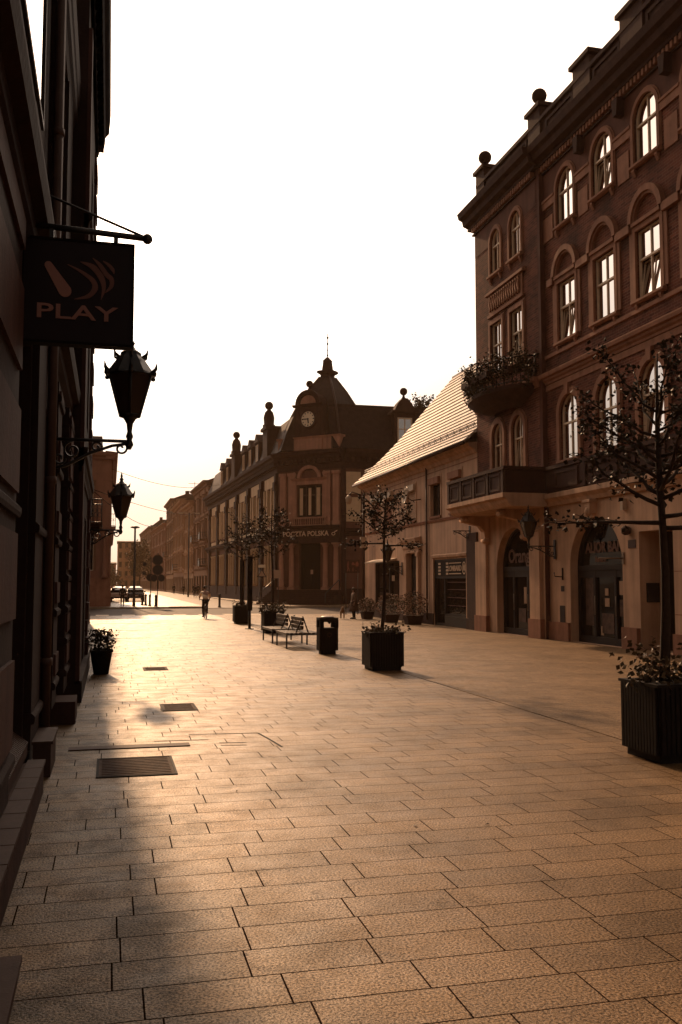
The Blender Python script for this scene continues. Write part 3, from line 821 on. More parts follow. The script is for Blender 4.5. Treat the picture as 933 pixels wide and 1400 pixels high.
b = MB(FLH); b.box(12.06, 16.0, .005, .05, 2.2, 2.88); b.build('sign_board', M['black'], p2)
lettering(FLH, 'LOMBARD', 14.62, 2.52, -.012, .33, M['shop_sign_light'], p2, bold=.004, sx=1.05)
b = MB(FLH); b.box(13.92, 15.35, -.01, .004, 2.74, 2.78); b.box(13.92, 15.35, -.01, .004, 2.28, 2.32)
for k in range(4): b.box(13.55, 13.8, -.01, .004, 2.26 + k * .15, 2.35 + k * .15); b.box(12.55, 12.85, -.01, .004, 2.26 + k * .15, 2.35 + k * .15)
b.each('sign_stripe', M['shop_sign_light'], p2)
b = MB(FLH); e0 = [(15.7 + .2 * cos(2 * pi * i / 24), 2.53 + .27 * sin(2 * pi * i / 24)) for i in range(24)]; b.ring(e0, inset(e0, .045), -.012, .004)
b.prism([(15.62, 2.42), (15.78, 2.42), (15.78, 2.62), (15.7, 2.7), (15.62, 2.62)], -.011, .004); b.build('emblem', M['shop_sign_light'], p2)
b = MB(FLH); b.box(12.05, 13.2, -.01, .0, 0, .02); b.box(13.4, 16.0, -.03, .02, .02, .44); b.build('stall_riser', M['dark_wood'], p2)
b = MB(FLH)
for z in (.9, 1.25, 1.6, 1.92): b.box(13.42, 15.95, .105, .118, z, z + .025)
b.each('shelf', M['sign_mid'], p2)
b = MB(FLH); b.box(11.8, 12.0, -.06, .02, .52, 3.1); b.box(16.05, 16.2, -.06, .02, .1, 3.05); b.mould(11.8, 16.2, [(0, 3.02), (-.1, 3.04), (-.12, 3.14), (0, 3.2)])
b.each('shop_surround', M['plaster'], p2)
b = MB(FLH); b.box(16.22, LU - .01, -.1, .02, .46, 3.95); b.box(16.2, LU - .005, -.13, .02, 0, .45); b.build('corner_pilaster', M['stone_dark'], lh)
b = MB(FLH); b.tube([(11.2, -.08, .2), (11.2, -.08, 7.3)], .05, 8); b.tube([(.2, -.08, .2), (.2, -.08, 7.3)], .05, 8); b.each('downpipe', M['zinc'], lh)
# ------------------------------------------------------------------ post office
po = root('post_office', (18, 86, 0), 'ornate post office with corner clock tower, pyramid roof and spire', 'building')
AX, AY, BX, BY = 15.3, 85.1, 20.0, 80.6
TW = sqrt((BX - AX) ** 2 + (BY - AY) ** 2); tang = math.degrees(atan2(BY - AY, BX - AX))
FT = frame(AX, AY, tang)
FXA, FYA = 13.55, 133.0
WLn = sqrt((AX - FXA) ** 2 + (AY - FYA) ** 2); FW = frame(FXA, FYA, math.degrees(atan2(AY - FYA, AX - FXA)))
FR = frame(BX, BY, 0); RW = 26
PS, PL = M['post_stone'], M['post_light']
mid = TW / 2
PORT = rect(mid - 1.15, mid + 1.15, 1.3, 5.5)
W1 = rect(mid - 1.35, mid + 1.35, 7.9, 10.85)
wall(FT, 'tower_wall', PS, po, rect(0, TW, 0, 14.0), [PORT, W1], .3)
b = MB(FT); b.box(.01, TW - .01, .6, 6.3, 0, 14.0); b.build('tower_core', M['stone_dark'], po)
w = window(po, FT, W1, .2, M['frame_dark'], M['glass_dark'], mull=(mid - .5, mid + .5), trans=(9.95,), fw=.1)
c_ = MB(FT)
for a, e in ((mid - 1.2, mid - .85), (mid + .6, mid + 1.0), (mid - .25, mid + .05)): c_.box(a, e, .17, .185, 8.1, 10.6)
c_.each('curtain', PL, w)
# portal, doors, columns, steps
b = MB(FT); b.box(mid - 1.15, mid + 1.15, .45, .55, 1.3, 5.5); b.ring(rect(mid - 1.0, mid - .06, 1.32, 4.2), rect(mid - .85, mid - .2, 1.6, 4.0), .4, .448); b.ring(rect(mid + .06, mid + 1.0, 1.32, 4.2), rect(mid + .2, mid + .85, 1.6, 4.0), .4, .448)
d = b.build('entrance_door', M['black'], po)
b = MB(FT); b.box(mid - .12, mid + .14, .36, .38, 2.7, 3.1); b.build('notice', M['paper'], d)
for u in (.35, 1.45, TW - 1.45, TW - .35):
    b = MB(FT); b.box(u - .34, u + .34, -.5, .02, .3, 1.5); b.lathe((u, -.24, 1.5), [(.3, 0), (.3, .08), (.25, .14), (.235, 2.2), (.2, 3.6), (.27, 3.7), (.3, 3.86)], 14); b.box(u - .33, u + .33, -.56, .02, 5.36, 5.5)
    b.each('column', M['post_column'] if 'post_column' in M else PS, po)
b = MB(FT); b.mould(-.1, TW + .1, [(.01, 5.5), (-.62, 5.5), (-.62, 5.9), (-.56, 5.92), (-.56, 6.75), (-.7, 6.85), (-.78, 7.02), (.01, 7.1)])
ent = b.build('entablature', M['stone_dark'], po)
lettering(FT, 'POCZTA POLSKA', mid - .1, 6.33, -.585, .62, M['shop_sign_light'], ent, bold=.015, sx=1.0)
b = MB(FT)   # post horn emblem after the words
e0 = [(TW - .42 + .2 * cos(2 * pi * i / 18), 6.28 + .15 * sin(2 * pi * i / 18)) for i in range(18)]
b.ring(e0, inset(e0, .06), -.59, -.57); b.prism([(TW - .3, 6.4), (TW - .02, 6.52), (TW - .02, 6.62), (TW - .34, 6.48)], -.59, -.57); b.build('horn_emblem', M['shop_sign_light'], ent)
b = MB(FT)
for k in range(8): b.box(-.4 - k * .0, TW + .4, -.55 - .33 * (7 - k) - .33, -.5, 0.0 if k == 0 else .16 * k + .002, .16 * (k + 1))
b.build('steps', M['stone_dark'], po)
b = MB(FT)
for u in (-.2, TW + .2):
    b.tube([(u, -.6, 2.2), (u, -3.0, 1.0)], .04); b.tube([(u, -.6, 1.2), (u, -.6, 2.2)], .04); b.tube([(u, -3.0, 0), (u, -3.0, 1.0)], .04)
b.each('handrail', M['iron'], po)
b = MB(FT)   # balcony balustrade below the tower window
b.box(mid - 2.0, mid + 2.0, -.5, .01, 7.11, 7.2); b.box(mid - 2.0, mid + 2.0, -.5, -.36, 7.74, 7.86)
for k in range(17): b.lathe((mid - 1.84 + k * .23, -.43, 7.2), [(.05, 0), (.07, .15), (.035, .4), (.05, .54)], 6)
b.build('balustrade', M['post_column'], po)
b = MB(FT)
for u in (.42, 1.32, TW - 1.32, TW - .42):
    b.box(u - .3, u + .3, -.2, .01, 7.12, 12.0); b.box(u - .36, u + .36, -.26, .01, 7.12, 7.5); b.box(u - .38, u + .38, -.3, .01, 11.75, 12.02)
b.ring(rect(mid - 1.75, mid + 1.75, 7.9, 11.25), rect(mid - 1.4, mid + 1.4, 7.85, 10.9), -.14, .01)
b.mould(mid - 1.9, mid + 1.9, [(.01, 11.25), (-.2, 11.27), (-.34, 11.45), (.01, 11.5)])
o = [(mid + 1.25 * cos(pi * i / 16), 11.5 + 1.15 * sin(pi * i / 16)) for i in range(17)]; q = [(mid + .95 * cos(pi * i / 16), 11.5 + .85 * sin(pi * i / 16)) for i in range(17)]
b.ring(o, q, -.26, .01, closed=False)
for u in (mid - 1.6, mid + 1.6): b.lathe((u, -.15, 11.5), [(.16, 0), (.1, .1), (.2, .4), (.06, .6)], 8)
b.each('tower_ornament', M['post_column'], po)
def cornice(fr, u0, u1, name='cornice'):
    b = MB(fr)
    b.mould(u0, u1, [(.01, 12.2), (-.12, 12.2), (-.12, 12.7), (-.2, 12.75), (-.2, 13.1), (-.55, 13.3), (-.6, 13.5), (-.85, 13.62), (-.9, 13.9), (.3, 14.02), (.3, 12.2)])
    k = int((u1 - u0) / .5)
    for i in range(k): b.box(u0 + .1 + i * .5, u0 + .36 + i * .5, -.5, -.19, 12.85, 13.2)
    return b.build(name, M['stone_dark'], po)
cornice(FT, -.3, TW + .3); cornice(FW, -.2, WLn - .3); cornice(FR, .3, RW)
# attic, clock gable
b = MB(FT); b.box(-.1, TW + .1, -.25, .5, 14.02, 15.1); b.mould(-.2, TW + .2, [(.5, 15.1), (-.35, 15.1), (-.45, 15.28), (.5, 15.3)])
for u in (.5, TW - .5): b.box(u - .55, u + .55, -.34, .5, 14.03, 15.09)
b.box(mid - 1.5, mid + 1.5, -.4, .5, 14.04, 15.08)
b.build('attic', M['post_column'], po)
gp = [(mid - 1.75, 15.3), (mid + 1.75, 15.3), (mid + 1.55, 16.2), (mid + 1.35, 17.0), (mid + 1.25, 18.25)]
gp += [(mid + 1.15 * cos(pi * i / 14), 18.25 + 1.2 * sin(pi * i / 14)) for i in range(15)]
gp += [(mid - 1.25, 18.25), (mid - 1.35, 17.0), (mid - 1.55, 16.2)]
b = MB(FT); b.prism(gp, -.3, 2.2); cg = b.build('clock_gable', M['stone_dark'], po)
b = MB(FT)
b.mould(mid - 1.6, mid + 1.6, [(-.28, 18.05), (-.5, 18.1), (-.6, 18.28), (-.28, 18.3)])
o = [(mid + 1.3 * cos(pi * i / 18), 18.3 + 1.3 * sin(pi * i / 18)) for i in range(19)]; q = [(mid + .95 * cos(pi * i / 18), 18.3 + .95 * sin(pi * i / 18)) for i in range(19)]
b.ring(o, q, -.52, -.1, closed=False)
for s in (-1, 1): b.box(mid + s * 1.05 - .16, mid + s * 1.05 + .16, -.42, -.29, 15.31, 18.04)
b.build('gable_moulding', M['stone_dark'], cg)
b = MB(FT); sh = [(mid + .8 * cos(pi * i / 12), 18.36 + .75 * sin(pi * i / 12)) for i in range(13)]; b.prism(sh, -.4, -.29); b.build('shell_relief', M['post_column'], cg)
b = MB(FT); b.lathe((mid, -.1, 19.5), [(.28, 0), (.2, .14), (.12, .3), (.1, .4)], 10); b.ball((mid, -.1, 20.2), .33, 14); b.build('ball_finial', M['stone_dark'], cg)
b = MB(FT); c0 = [(mid + .72 * cos(2 * pi * i / 32), 16.9 + .72 * sin(2 * pi * i / 32)) for i in range(32)]; c1 = [(mid + .93 * cos(2 * pi * i / 32), 16.9 + .93 * sin(2 * pi * i / 32)) for i in range(32)]
b.ring(c1, c0, -.44, -.29); ck = b.build('clock', M['stone_dark'], cg)
b = MB(FT); b.prism(c0, -.37, -.31); b.build('clock_face', M['clock_face'], ck)
b = MB(FT)
for i in range(12):
    t = 2 * pi * i / 12; r0, r1 = (.52, .66); wd = .035 if i % 3 else .05
    dx, dz = sin(t), cos(t)
    b.prism([(mid + dx * r0 - dz * wd, 16.9 + dz * r0 + dx * wd), (mid + dx * r1 - dz * wd, 16.9 + dz * r1 + dx * wd), (mid + dx * r1 + dz * wd, 16.9 + dz * r1 - dx * wd), (mid + dx * r0 + dz * wd, 16.9 + dz * r0 - dx * wd)], -.385, -.372)
b.build('hour_marks', M['black'], ck)
b = MB(FT)
for (t, r1, wd) in ((radians(172), .40, .055), (radians(272), .58, .04)):
    dx, dz = sin(t), cos(t); r0 = -.08
    b.prism([(mid + dx * r0 - dz * wd, 16.9 + dz * r0 + dx * wd), (mid + dx * r1 - dz * wd, 16.9 + dz * r1 + dx * wd), (mid + dx * r1 + dz * wd, 16.9 + dz * r1 - dx * wd), (mid + dx * r0 + dz * wd, 16.9 + dz * r0 - dx * wd)], -.405, -.39)
b.build('clock_hands', M['black'], ck)
# tower roof
tc = FT @ Vector((mid, TW / 2 - .1, 0))
FTC = Matrix.Translation((tc.x, tc.y, 0)) @ Matrix.Rotation(radians(tang), 4, 'Z')
b = MB(FTC); pr = [(3.35, 14.0), (3.25, 14.6), (2.92, 16.0), (2.5, 17.4), (1.98, 18.8), (1.35, 20.1), (.55, 21.45)]
for i in range(len(pr) - 1): b.frus((0, 0), pr[i][0], pr[i][0], pr[i + 1][0], pr[i + 1][0], pr[i][1], pr[i + 1][1])
tr = b.build('tower_roof', M['roof_slate'], po)
b = MB(FTC)
for sx in (-1, 1):
    for sy in (-1, 1): b.tube([(sx * r, sy * r, z) for r, z in pr], .09, 6)
b.build('hip_ridge', M['zinc'], tr)
b = MB(FTC); b.frus((0, 0), .48, .48, .5, .5, 21.2, 21.65); b.frus((0, 0), .5, .5, .76, .76, 21.65, 21.85); b.frus((0, 0), .76, .76, .72, .72, 21.85, 22.05); b.frus((0, 0), .40, .40, .31, .31, 22.05, 23.0); b.frus((0, 0), .37, .37, .08, .08, 23.0, 23.4)
cp = b.build('cupola', M['stone_dark'], tr)
b = MB(FTC); b.tube([(0, 0, 23.2), (0, 0, 25.6)], [.05, .03], 6)
for z, r in ((23.6, .1), (24.1, .08), (24.7, .11), (25.3, .12), (25.6, .06)): b.ball((0, 0, z), r, 8)
b.build('spire', M['iron'], cp)

# left wing along the street
HW = []; HG = []
bays = []
u = WLn - 1.6
while u > 3:
    bays.append(u - 5.6); u -= 7.4
for u0 in bays:
    HW.append(rect(u0 + .3, u0 + 5.0, 7.7, 11.0)); HG.append(rect(u0 + .5, u0 + 4.8, 2.0, 5.6))
wall(FW, 'wing_wall', PS, po, rect(0, WLn, 0, 14.0), HW + HG, .3)
b = MB(FW); b.box(0, WLn - .01, .6, 9, 0, 14); b.build('wing_core', M['stone_dark'], po)
for i, u0 in enumerate(bays):
    window(po, FW, rect(u0 + .3, u0 + 5.0, 7.7, 11.0), .22, M['frame_dark'], M['glass'], mull=(u0 + 1.2, u0 + 2.05, u0 + 3.25, u0 + 4.1), trans=(9.9,), fw=.12)
    window(po, FW, rect(u0 + .5, u0 + 4.8, 2.0, 5.6), .22, M['frame_dark'], M['glass_dark'], mull=(u0 + 1.9, u0 + 3.4), trans=(4.4,), fw=.12)
    b = MB(FW)
    for k in (.25, 1.62, 3.66, 5.05): b.box(u0 + k - .17, u0 + k + .17, -.16, .24, 7.5, 11.05)
    b.box(u0 + .1, u0 + 5.2, -.05, .02, 11.12, 12.15); b.box(u0 + .0, u0 + 5.3, -.1, .02, 6.95, 7.35)
    for k in (1.2, 2.6, 4.1): b.lathe((u0 + k, -.12, 1.6), [(.2, 0), (.16, .3), (.14, 3.6), (.22, 3.9)], 8)
    b.each('pale_panel', PL, po)
    b = MB(FW)
    for k in (-1.0, 5.95): 
        b.box(u0 + k - .32, u0 + k + .32, -.28, .02, .6, 12.19); b.box(u0 + k - .4, u0 + k + .4, -.36, .02, 6.0, 6.7); b.box(u0 + k - .42, u0 + k + .42, -.4, .02, 10.6, 11.4)
    b.each('wing_pilaster', M['stone_dark'], po)
b = MB(FW); b.mould(0, WLn - .4, CORN(6.1, .7, .5)); b.box(0, WLn - .4, -.2, .01, 0, 1.5); b.each('string_course', M['stone_dark'], po)
b = MB(FW); b.mould(0, WLn + 1.5, [(-.3, 14.03), (.2, 15.6), (.9, 17.3), (1.2, 17.5), (8.5, 18.4), (9, 14.03)]); b.build('wing_roof', M['roof_slate'], po)
for uu, h in ((WLn - 4.9, 0), (WLn - 24.0, 0)):
    b = MB(FW); b.box(uu - 1.1, uu + 1.1, -.5, .9, 14.03, 16.9); b.box(uu - 1.3, uu + 1.3, -.7, .9, 16.9, 17.2); pd = b.build('roof_pedestal', M['stone_dark'], po)
    b = MB(FW); b.lathe((uu, -.1, 17.2), [(.62, 0), (.62, .25), (.5, .3), (.55, 1.0), (.42, 1.5), (.2, 1.75), (.16, 1.95)], 12); b.ball((uu, -.1, 19.4), .42, 12); b.build('ball_finial', M['stone_dark'], pd)
for uu in (WLn - 10.5, WLn - 14.5, WLn - 18.5, WLn - 30, WLn - 34.5):
    b = MB(FW); b.box(uu - .95, uu + .95, -.2, 1.4, 14.03, 16.5); b.prism([(uu - 1.15, 16.5), (uu + 1.15, 16.5), (uu, 17.4)], -.35, 1.6); dm = b.build('dormer', M['stone_dark'], po)
    g = MB(FW); g.face(rect(uu - .55, uu + .55, 14.6, 16.2), -.206); g.build('pane', M['glass'], dm, keep=True)
    g = MB(FW); g.ring(rect(uu - .6, uu + .6, 14.55, 16.25), rect(uu - .5, uu + .5, 14.65, 16.15), -.25, -.2); g.box(uu - .04, uu + .04, -.245, -.21, 14.6, 16.2); g.build('dormer_frame', PL, dm)
# right wing facing the plaza
HR = [rect(2.4 + 4 * k, 4.0 + 4 * k, 7.8, 10.9) for k in range(5)] + [rect(2.4 + 4 * k, 4.0 + 4 * k, 1.9, 5.4) for k in range(5)]
wall(FR, 'side_wall', PS, po, rect(0, RW, 0, 14), HR, .3)
b = MB(FR); b.box(.02, RW, .6, 9, 0, 14); b.build('side_core', M['stone_dark'], po)
for h in HR: window(po, FR, h, .2, M['frame_dark'], M['glass_dark'], mull=((h[0][0] + h[1][0]) / 2,), trans=(h[0][1] + (h[2][1] - h[0][1]) * .66,), fw=.1)
b = MB(FR)
for u0 in (.5,): b.box(u0, u0 + 1.35, -.06, .02, 7.4, 9.6); b.box(u0, u0 + 1.35, -.06, .02, 9.9, 11.9)
for k in range(4): b.box(4.5 + 4 * k, 5.9 + 4 * k, -.06, .02, 7.4, 11.9)
b.each('pale_panel', PL, po)
b = MB(FR); b.mould(.3, RW, CORN(6.1, .7, .45)); b.box(.2, RW, -.2, .01, 0, 1.4); b.box(.05, .45, -.16, .02, .7, 12.19); b.each('string_course', M['stone_dark'], po)
b = MB(FR); b.mould(-.8, RW, [(-.3, 14.03), (.6, 16.0), (1.3, 17.8), (1.5, 18.1), (1.5, 18.35), (6, 18.5), (9, 14.03)]); b.build('side_roof', M['roof_slate'], po)
for uu in (6.0,):
    b = MB(FR); b.box(uu - 1.0, uu + 1.0, -.2, 2.0, 14.03, 17.4); b.mould(uu - 1.25, uu + 1.25, [(-.2, 17.4), (-.45, 17.45), (-.5, 17.65), (2, 17.65), (2, 17.4)])
    b.prism([(uu - 1.0, 17.65), (uu + 1.0, 17.65), (uu + .7, 18.3), (uu + .25, 18.8), (uu - .25, 18.8), (uu - .7, 18.3)], -.35, .6); dm = b.build('dormer', M['stone_dark'], po)
    g = MB(FR); g.face(rect(uu - .62, uu + .62, 14.9, 16.9), -.206); g.build('pane', M['glass'], dm, keep=True)
    g = MB(FR); g.ring(rect(uu - .7, uu + .7, 14.8, 17.0), rect(uu - .58, uu + .58, 14.92, 16.88), -.25, -.2); g.box(uu - .05, uu + .05, -.245, -.21, 14.85, 16.95); g.box(uu - .65, uu + .65, -.246, -.21, 15.9, 15.98); g.build('dormer_frame', M['frame'], dm)
    g = MB(FR); g.lathe((uu, .1, 18.8), [(.25, 0), (.12, .2), (.1, .4)], 8); g.ball((uu, .1, 19.5), .36, 12); g.build('ball_finial', M['stone_dark'], dm)

# ------------------------------------------------------------------ left side: near corner house, its neighbours, the far corner house
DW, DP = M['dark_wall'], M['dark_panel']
n1 = root('stone_shop_house', (-1, 6, 0), 'dark stone shop house with piers and deep cornice behind the hanging sign', 'building')
FN = frame(-.78, -6, 90)               # u = Y + 6
LN = 21.5
GLW = rect(12.6, 15.2, 6.3, 9.2)
UPW = [rect(9.0, 10.6, 6.2, 9.0), GLW, rect(18.2, 19.6, 6.2, 9.0)]
GRW = [rect(13.4, 15.4, .42, 4.2), rect(16.9, 18.2, .1, 4.0), rect(3, 7, .3, 4.2)]
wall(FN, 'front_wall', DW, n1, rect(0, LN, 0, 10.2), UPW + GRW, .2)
b = MB(FN); b.box(0, LN, .5, 9, 0, 10.2); b.box(LN - .1, LN, .004, .5, 0, 10.2); b.build('rear_wall', DW, n1)
for lp in UPW:
    if lp is GLW: window(n1, FN, lp, -.08, M['dark_wood'], M['glass'], fw=.05, fd=.03)
    else: window(n1, FN, lp, .12, M['dark_wood'], M['glass'], mull=((lp[0][0] + lp[1][0]) / 2,), fw=.08)
for lp in GRW: window(n1, FN, lp, .12, M['dark_wood'], M['glass_dark'], mull=((lp[0][0] + lp[1][0]) / 2,), trans=(3.1,), fw=.09)
# piers with moulded blocks and panels
b = MB(FN); pb = MB(FN)
for (a, e, y) in ((10.6, 13.3, -.09), (15.5, 16.6, -.07), (18.4, 19.3, -.10), (20.2, 21.4, -.16)):
    b.box(a, e, y, .01, .3, 4.5)
    z = .55
    while z < 4.3:
        if a > 18 or z < 1.2 or 2.2 < z < 2.6: b.mould(a - .03, e + .03, [(y - .03, z), (y - .04, z + .03), (y - .04, z + .07), (y - .01, z + .1), (0, z + .1), (0, z)])
        if a < 15 or a > 18: pb.box(a + .12, e - .1, y - .03, y + .002, z + .17, min(z + .44, 4.3) + (.35 if a < 15 else 0))
        z += .46 if a > 20 else .92
b.each('pier', DW, n1); pb.each('pier_panel', DP, n1)
b = MB(FN); b.mould(0, LN, CORN(4.5, .45, .27)); b.box(0, LN, -.05, .01, 5.0, 5.5)
for (a, e) in ((10.8, 12.4), (16.9, 18.0), (19.8, 21.2)): b.box(a, e, -.07, .01, 6.1, 9.3)
b.each('string_course', DW, n1)
b = MB(FN); b.mould(0, LN, [(.01, 9.3), (-.05, 9.3), (-.08, 9.45), (-.12, 9.52), (-.13, 9.75), (-.15, 9.8), (-.17, 10.15), (.5, 10.3), (.5, 9.3)])
b.build('cornice', DW, n1)
b = MB(FN); b.box(0, 15.0, -.23, .01, 0, .27); b.each('plinth', M['stone_dark'], n1)
b = MB(FN)
for k in range(22): b.box(6 + k * .41, 6.395 + k * .41, -.245, -.09, .272, .30)
b.build('plinth_coping', M['tile'], n1)
b = MB(FN)
for k in range(26): b.add([(13.45 + k * .075, .1, .52), (13.5 + k * .075, .1, .52), (13.5 + k * .075, -.06, .40), (13.45 + k * .075, -.06, .40), (13.45 + k * .075, .1, .40), (13.5 + k * .075, .1, .40), (13.5 + k * .075, -.06, .38), (13.45 + k * .075, -.06, .38)], [(0, 1, 2, 3), (0, 3, 7, 4), (1, 5, 6, 2), (3, 2, 6, 7)])
b.box(13.42, 15.38, -.055, .11, .28, .375)
b.build('shop_sill', M['tile'], n1)
b = MB(FN); b.box(15.7, 16.6, -.25, -.08, 0, .32); b.box(15.68, 16.62, -.27, -.07, .321, .35); b.build('cheek_wall', M['tile'], n1)
b = MB(FN); b.box(19.2, 20.0, -.36, -.0, 0, .30); b.build('plinth_block', M['stone_dark'], n1)
b = MB(FN)
for (u0, u1, z) in ((8.0, 10.92, .06),): b.box(u0, u1, -.39, -.24, 0, z); b.box(u0, u1, -.40, -.23, z + .001, z + .03)
b.build('door_step', M['tile'], n1)
b = MB(FN); b.tube([(16.75, -.12, .3), (16.75, -.12, 9.2)], .055, 8)
for z in (1.0, 3.0, 5.0, 7.0): b.tube([(16.75, -.12, z), (16.75, -.12, z + .08)], .07, 8)
b.each('downpipe', M['zinc'], n1)
b = MB(FN)   # coil of cable by the sign bracket
for j in range(3):
    b.tube([(10.9 + j * .05 + .13 * cos(t), -.14 - .02 * j, 5.75 + .42 * sin(t)) for t in [2 * pi * i / 16 for i in range(17)]], .012, 5)
b.build('cable_coil', M['black'], n1)

n2 = root('narrow_house', (-.6, 18.5, 0), 'dark narrow house with stepped quoins beside the second wall lantern', 'building')
FN2 = frame(-.50, 15.52, 90); L2 = 6.4
h2 = [rect(1.0, 2.2, .5, 3.2), rect(3.4, 4.6, 0, 3.2), rect(1.0, 2.1, 5, 7.2), rect(3.5, 4.6, 5, 7.2), rect(1.0, 2.1, 8.4, 10.4), rect(3.5, 4.6, 8.4, 10.4)]
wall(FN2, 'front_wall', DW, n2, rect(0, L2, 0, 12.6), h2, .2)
for h in h2: window(n2, FN2, h, .1, M['dark_wood'], M['glass_dark'], mull=((h[0][0] + h[1][0]) / 2,), fw=.07)
b = MB(FN2); b.box(0, L2, .5, 9, 0, 12.6); b.box(0, .08, .003, .5, 0, 12.6); b.box(L2 - .08, L2, .003, .5, 0, 12.6); b.build('rear_wall', DW, n2)
b = MB(FN2); z = .35
while z < 11.6:
    b.box(5.55, L2 + .03, -.07, .01, z, z + .36); b.box(5.75, L2 + .02, -.045, .01, z + .39, z + .72); z += .76
b.box(0, .5, -.06, .01, .3, 11.2)
b.build('quoins', DP, n2)
b = MB(FN2); b.box(0, L2 + .02, -.1, .01, 0, .34); b.mould(0, L2 + .03, CORN(3.7, .4, .12)); b.mould(0, L2 + .03, CORN(7.7, .3, .12)); b.each('string_course', DW, n2)
b = MB(FN2); b.mould(-.05, L2 + .05, [(.01, 11.9), (-.06, 11.9), (-.09, 12.05), (-.2, 12.15), (-.22, 12.4), (-.30, 12.5), (-.33, 12.95), (.4, 13.1), (.4, 11.9)])
for k in range(16): b.box(.1 + k * .4, .3 + k * .4, -.19, -.02, 11.96, 12.12); b.build('cornice', DW, n2)

n3 = root('dark_terrace_house', (-1.2, 34, 0), 'long dark terrace house with iron balcony nearest the crossing', 'building')
FN3 = frame(-.98, 21.95, 90); L3 = 25.5
h3 = [rect(2 + 4 * k, 3.6 + 4 * k, .5, 3.4) for k in range(6)] + [rect(2 + 4 * k, 3.4 + 4 * k, 5, 7.4) for k in range(6)]
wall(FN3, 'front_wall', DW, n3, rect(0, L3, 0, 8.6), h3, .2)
for h in h3: window(n3, FN3, h, .1, M['dark_wood'], M['glass_dark'], mull=((h[0][0] + h[1][0]) / 2,), fw=.07)
b = MB(FN3); b.box(0, L3, .5, 9, 0, 8.6); b.box(L3 - .08, L3, .003, .5, 0, 8.6); b.build('rear_wall', DW, n3)
b = MB(FN3); b.box(0, L3, -.08, .01, 0, .45); b.mould(0, L3, CORN(4.0, .4, .1)); b.mould(0, L3, [(.01, 8.3), (-.06, 8.3), (-.1, 8.6), (.3, 8.7), (.3, 8.3)])
for k in range(7): b.box(.7 + 4 * k - .3, .7 + 4 * k + .3, -.05, .01, .5, 8.2)
b.build('trim', DP, n3)
b = MB(FN3); b.box(19.8, 22.6, -.62, .01, 4.35, 4.5); bl = b.build('balcony', M['stone_dark'], n3)
b = MB(FN3)
def railrun(b, p, q, z0, z1, n):
    P, Q = Vector(p), Vector(q)
    for z in (z0, z1): b.tube([(P.x, P.y, z), (Q.x, Q.y, z)], .025, 5)
    for i in range(n + 1):
        c = P.lerp(Q, i / n); b.tube([(c.x, c.y, z0), (c.x, c.y, z1)], .012, 4)
        if i < n:
            d = P.lerp(Q, (i + .5) / n); r = (Q - P).length / n * .42
            t_ = (Q - P).normalized()
            b.tube([(d.x + t_.x * r * cos(a), d.y + t_.y * r * cos(a), (z0 + z1) / 2 + r * 1.3 * sin(a)) for a in [2 * pi * k / 8 for k in range(9)]], .011, 4)
railrun(b, (19.85, -.58), (22.55, -.58), 4.55, 5.55, 9); railrun(b, (19.85, -.58), (19.85, -.02), 4.55, 5.55, 3); railrun(b, (22.55, -.58), (22.55, -.02), 4.55, 5.55, 3)
b.build('railing', M['iron'], bl)
b = MB(FN3)
for u in (20.0, 22.3): b.mould(u - .09, u + .09, [(0, 3.7), (-.1, 3.75), (-.2, 4.1), (-.5, 4.25), (-.5, 4.34), (0, 4.34)])
b.each('bracket', M['stone_dark'], bl)

n4 = root('corner_house', (-4, 90, 0), 'brown plastered corner house across the road on the left with cornice and small balcony', 'building')
CW = M['corner_wall']
FC = frame(-12, 77.5, 0); FC2 = frame(0, 77.5, 90)
hc = [rect(9.6, 10.7, 2.9, 5.6), rect(9.7, 10.6, 7.2, 10.0), rect(5, 6.2, 2.6, 5.4), rect(5, 6.2, 7.2, 10)]
wall(FC, 'front_wall', CW, n4, rect(0, 12, 0, 12.2), hc, .3)
hc2 = [rect(2 + 3.2 * k, 3.2 + 3.2 * k, z, z + 2.6) for k in range(9) for z in (2.6, 7.2)]
wall(FC2, 'side_wall', CW, n4, rect(0, 32, 0, 12.2), hc2, .3)
for h in hc: window(n4, FC, h, .2, M['frame'], M['glass_dark'], mull=((h[0][0] + h[1][0]) / 2,), surround=.15, m_sur=M['far_trim'])
for h in hc2: window(n4, FC2, h, .2, M['frame_dark'], M['glass_dark'], mull=((h[0][0] + h[1][0]) / 2,), surround=.15, m_sur=M['far_trim'])
b = MB(FC); b.box(0, 11.4, .6, 31, 0, 12.2); b.build('rear_wall', CW, n4)
b = MB(FC); b.mould(0, 12.35, [(.01, 11.9), (-.15, 11.9), (-.2, 12.1), (-.45, 12.25), (-.5, 12.5), (.5, 12.6), (.5, 11.9)]); b.box(0, 12.1, -.06, .01, 10.2, 10.35); b.ring(rect(9.2, 11.2, 10.7, 11.6), rect(9.35, 11.05, 10.85, 11.45), -.05, .01); b.box(11.4, 12.05, -.1, .01, 2.5, 10.1)
b.mould(0, 12.2, CORN(5.95, .45, .35))
b.build('cornice', CW, n4)
b = MB(FC2); b.mould(-.4, 32, [(.01, 11.9), (-.15, 11.9), (-.2, 12.1), (-.45, 12.25), (-.5, 12.5), (.5, 12.6), (.5, 11.9)]); b.mould(0, 32, CORN(5.95, .4, .3)); b.build('side_cornice', CW, n4)
b = MB(FC); b.box(0, 12.12, -.12, .01, 0, 1.55); b.box(0, 12.06, -.07, .01, 1.552, 2.3); b.each('plinth', M['stone_brown'], n4)
b = MB(FC2); b.box(.02, 32, -.12, .01, 0, 1.55); b.build('side_plinth', M['stone_brown'], n4)
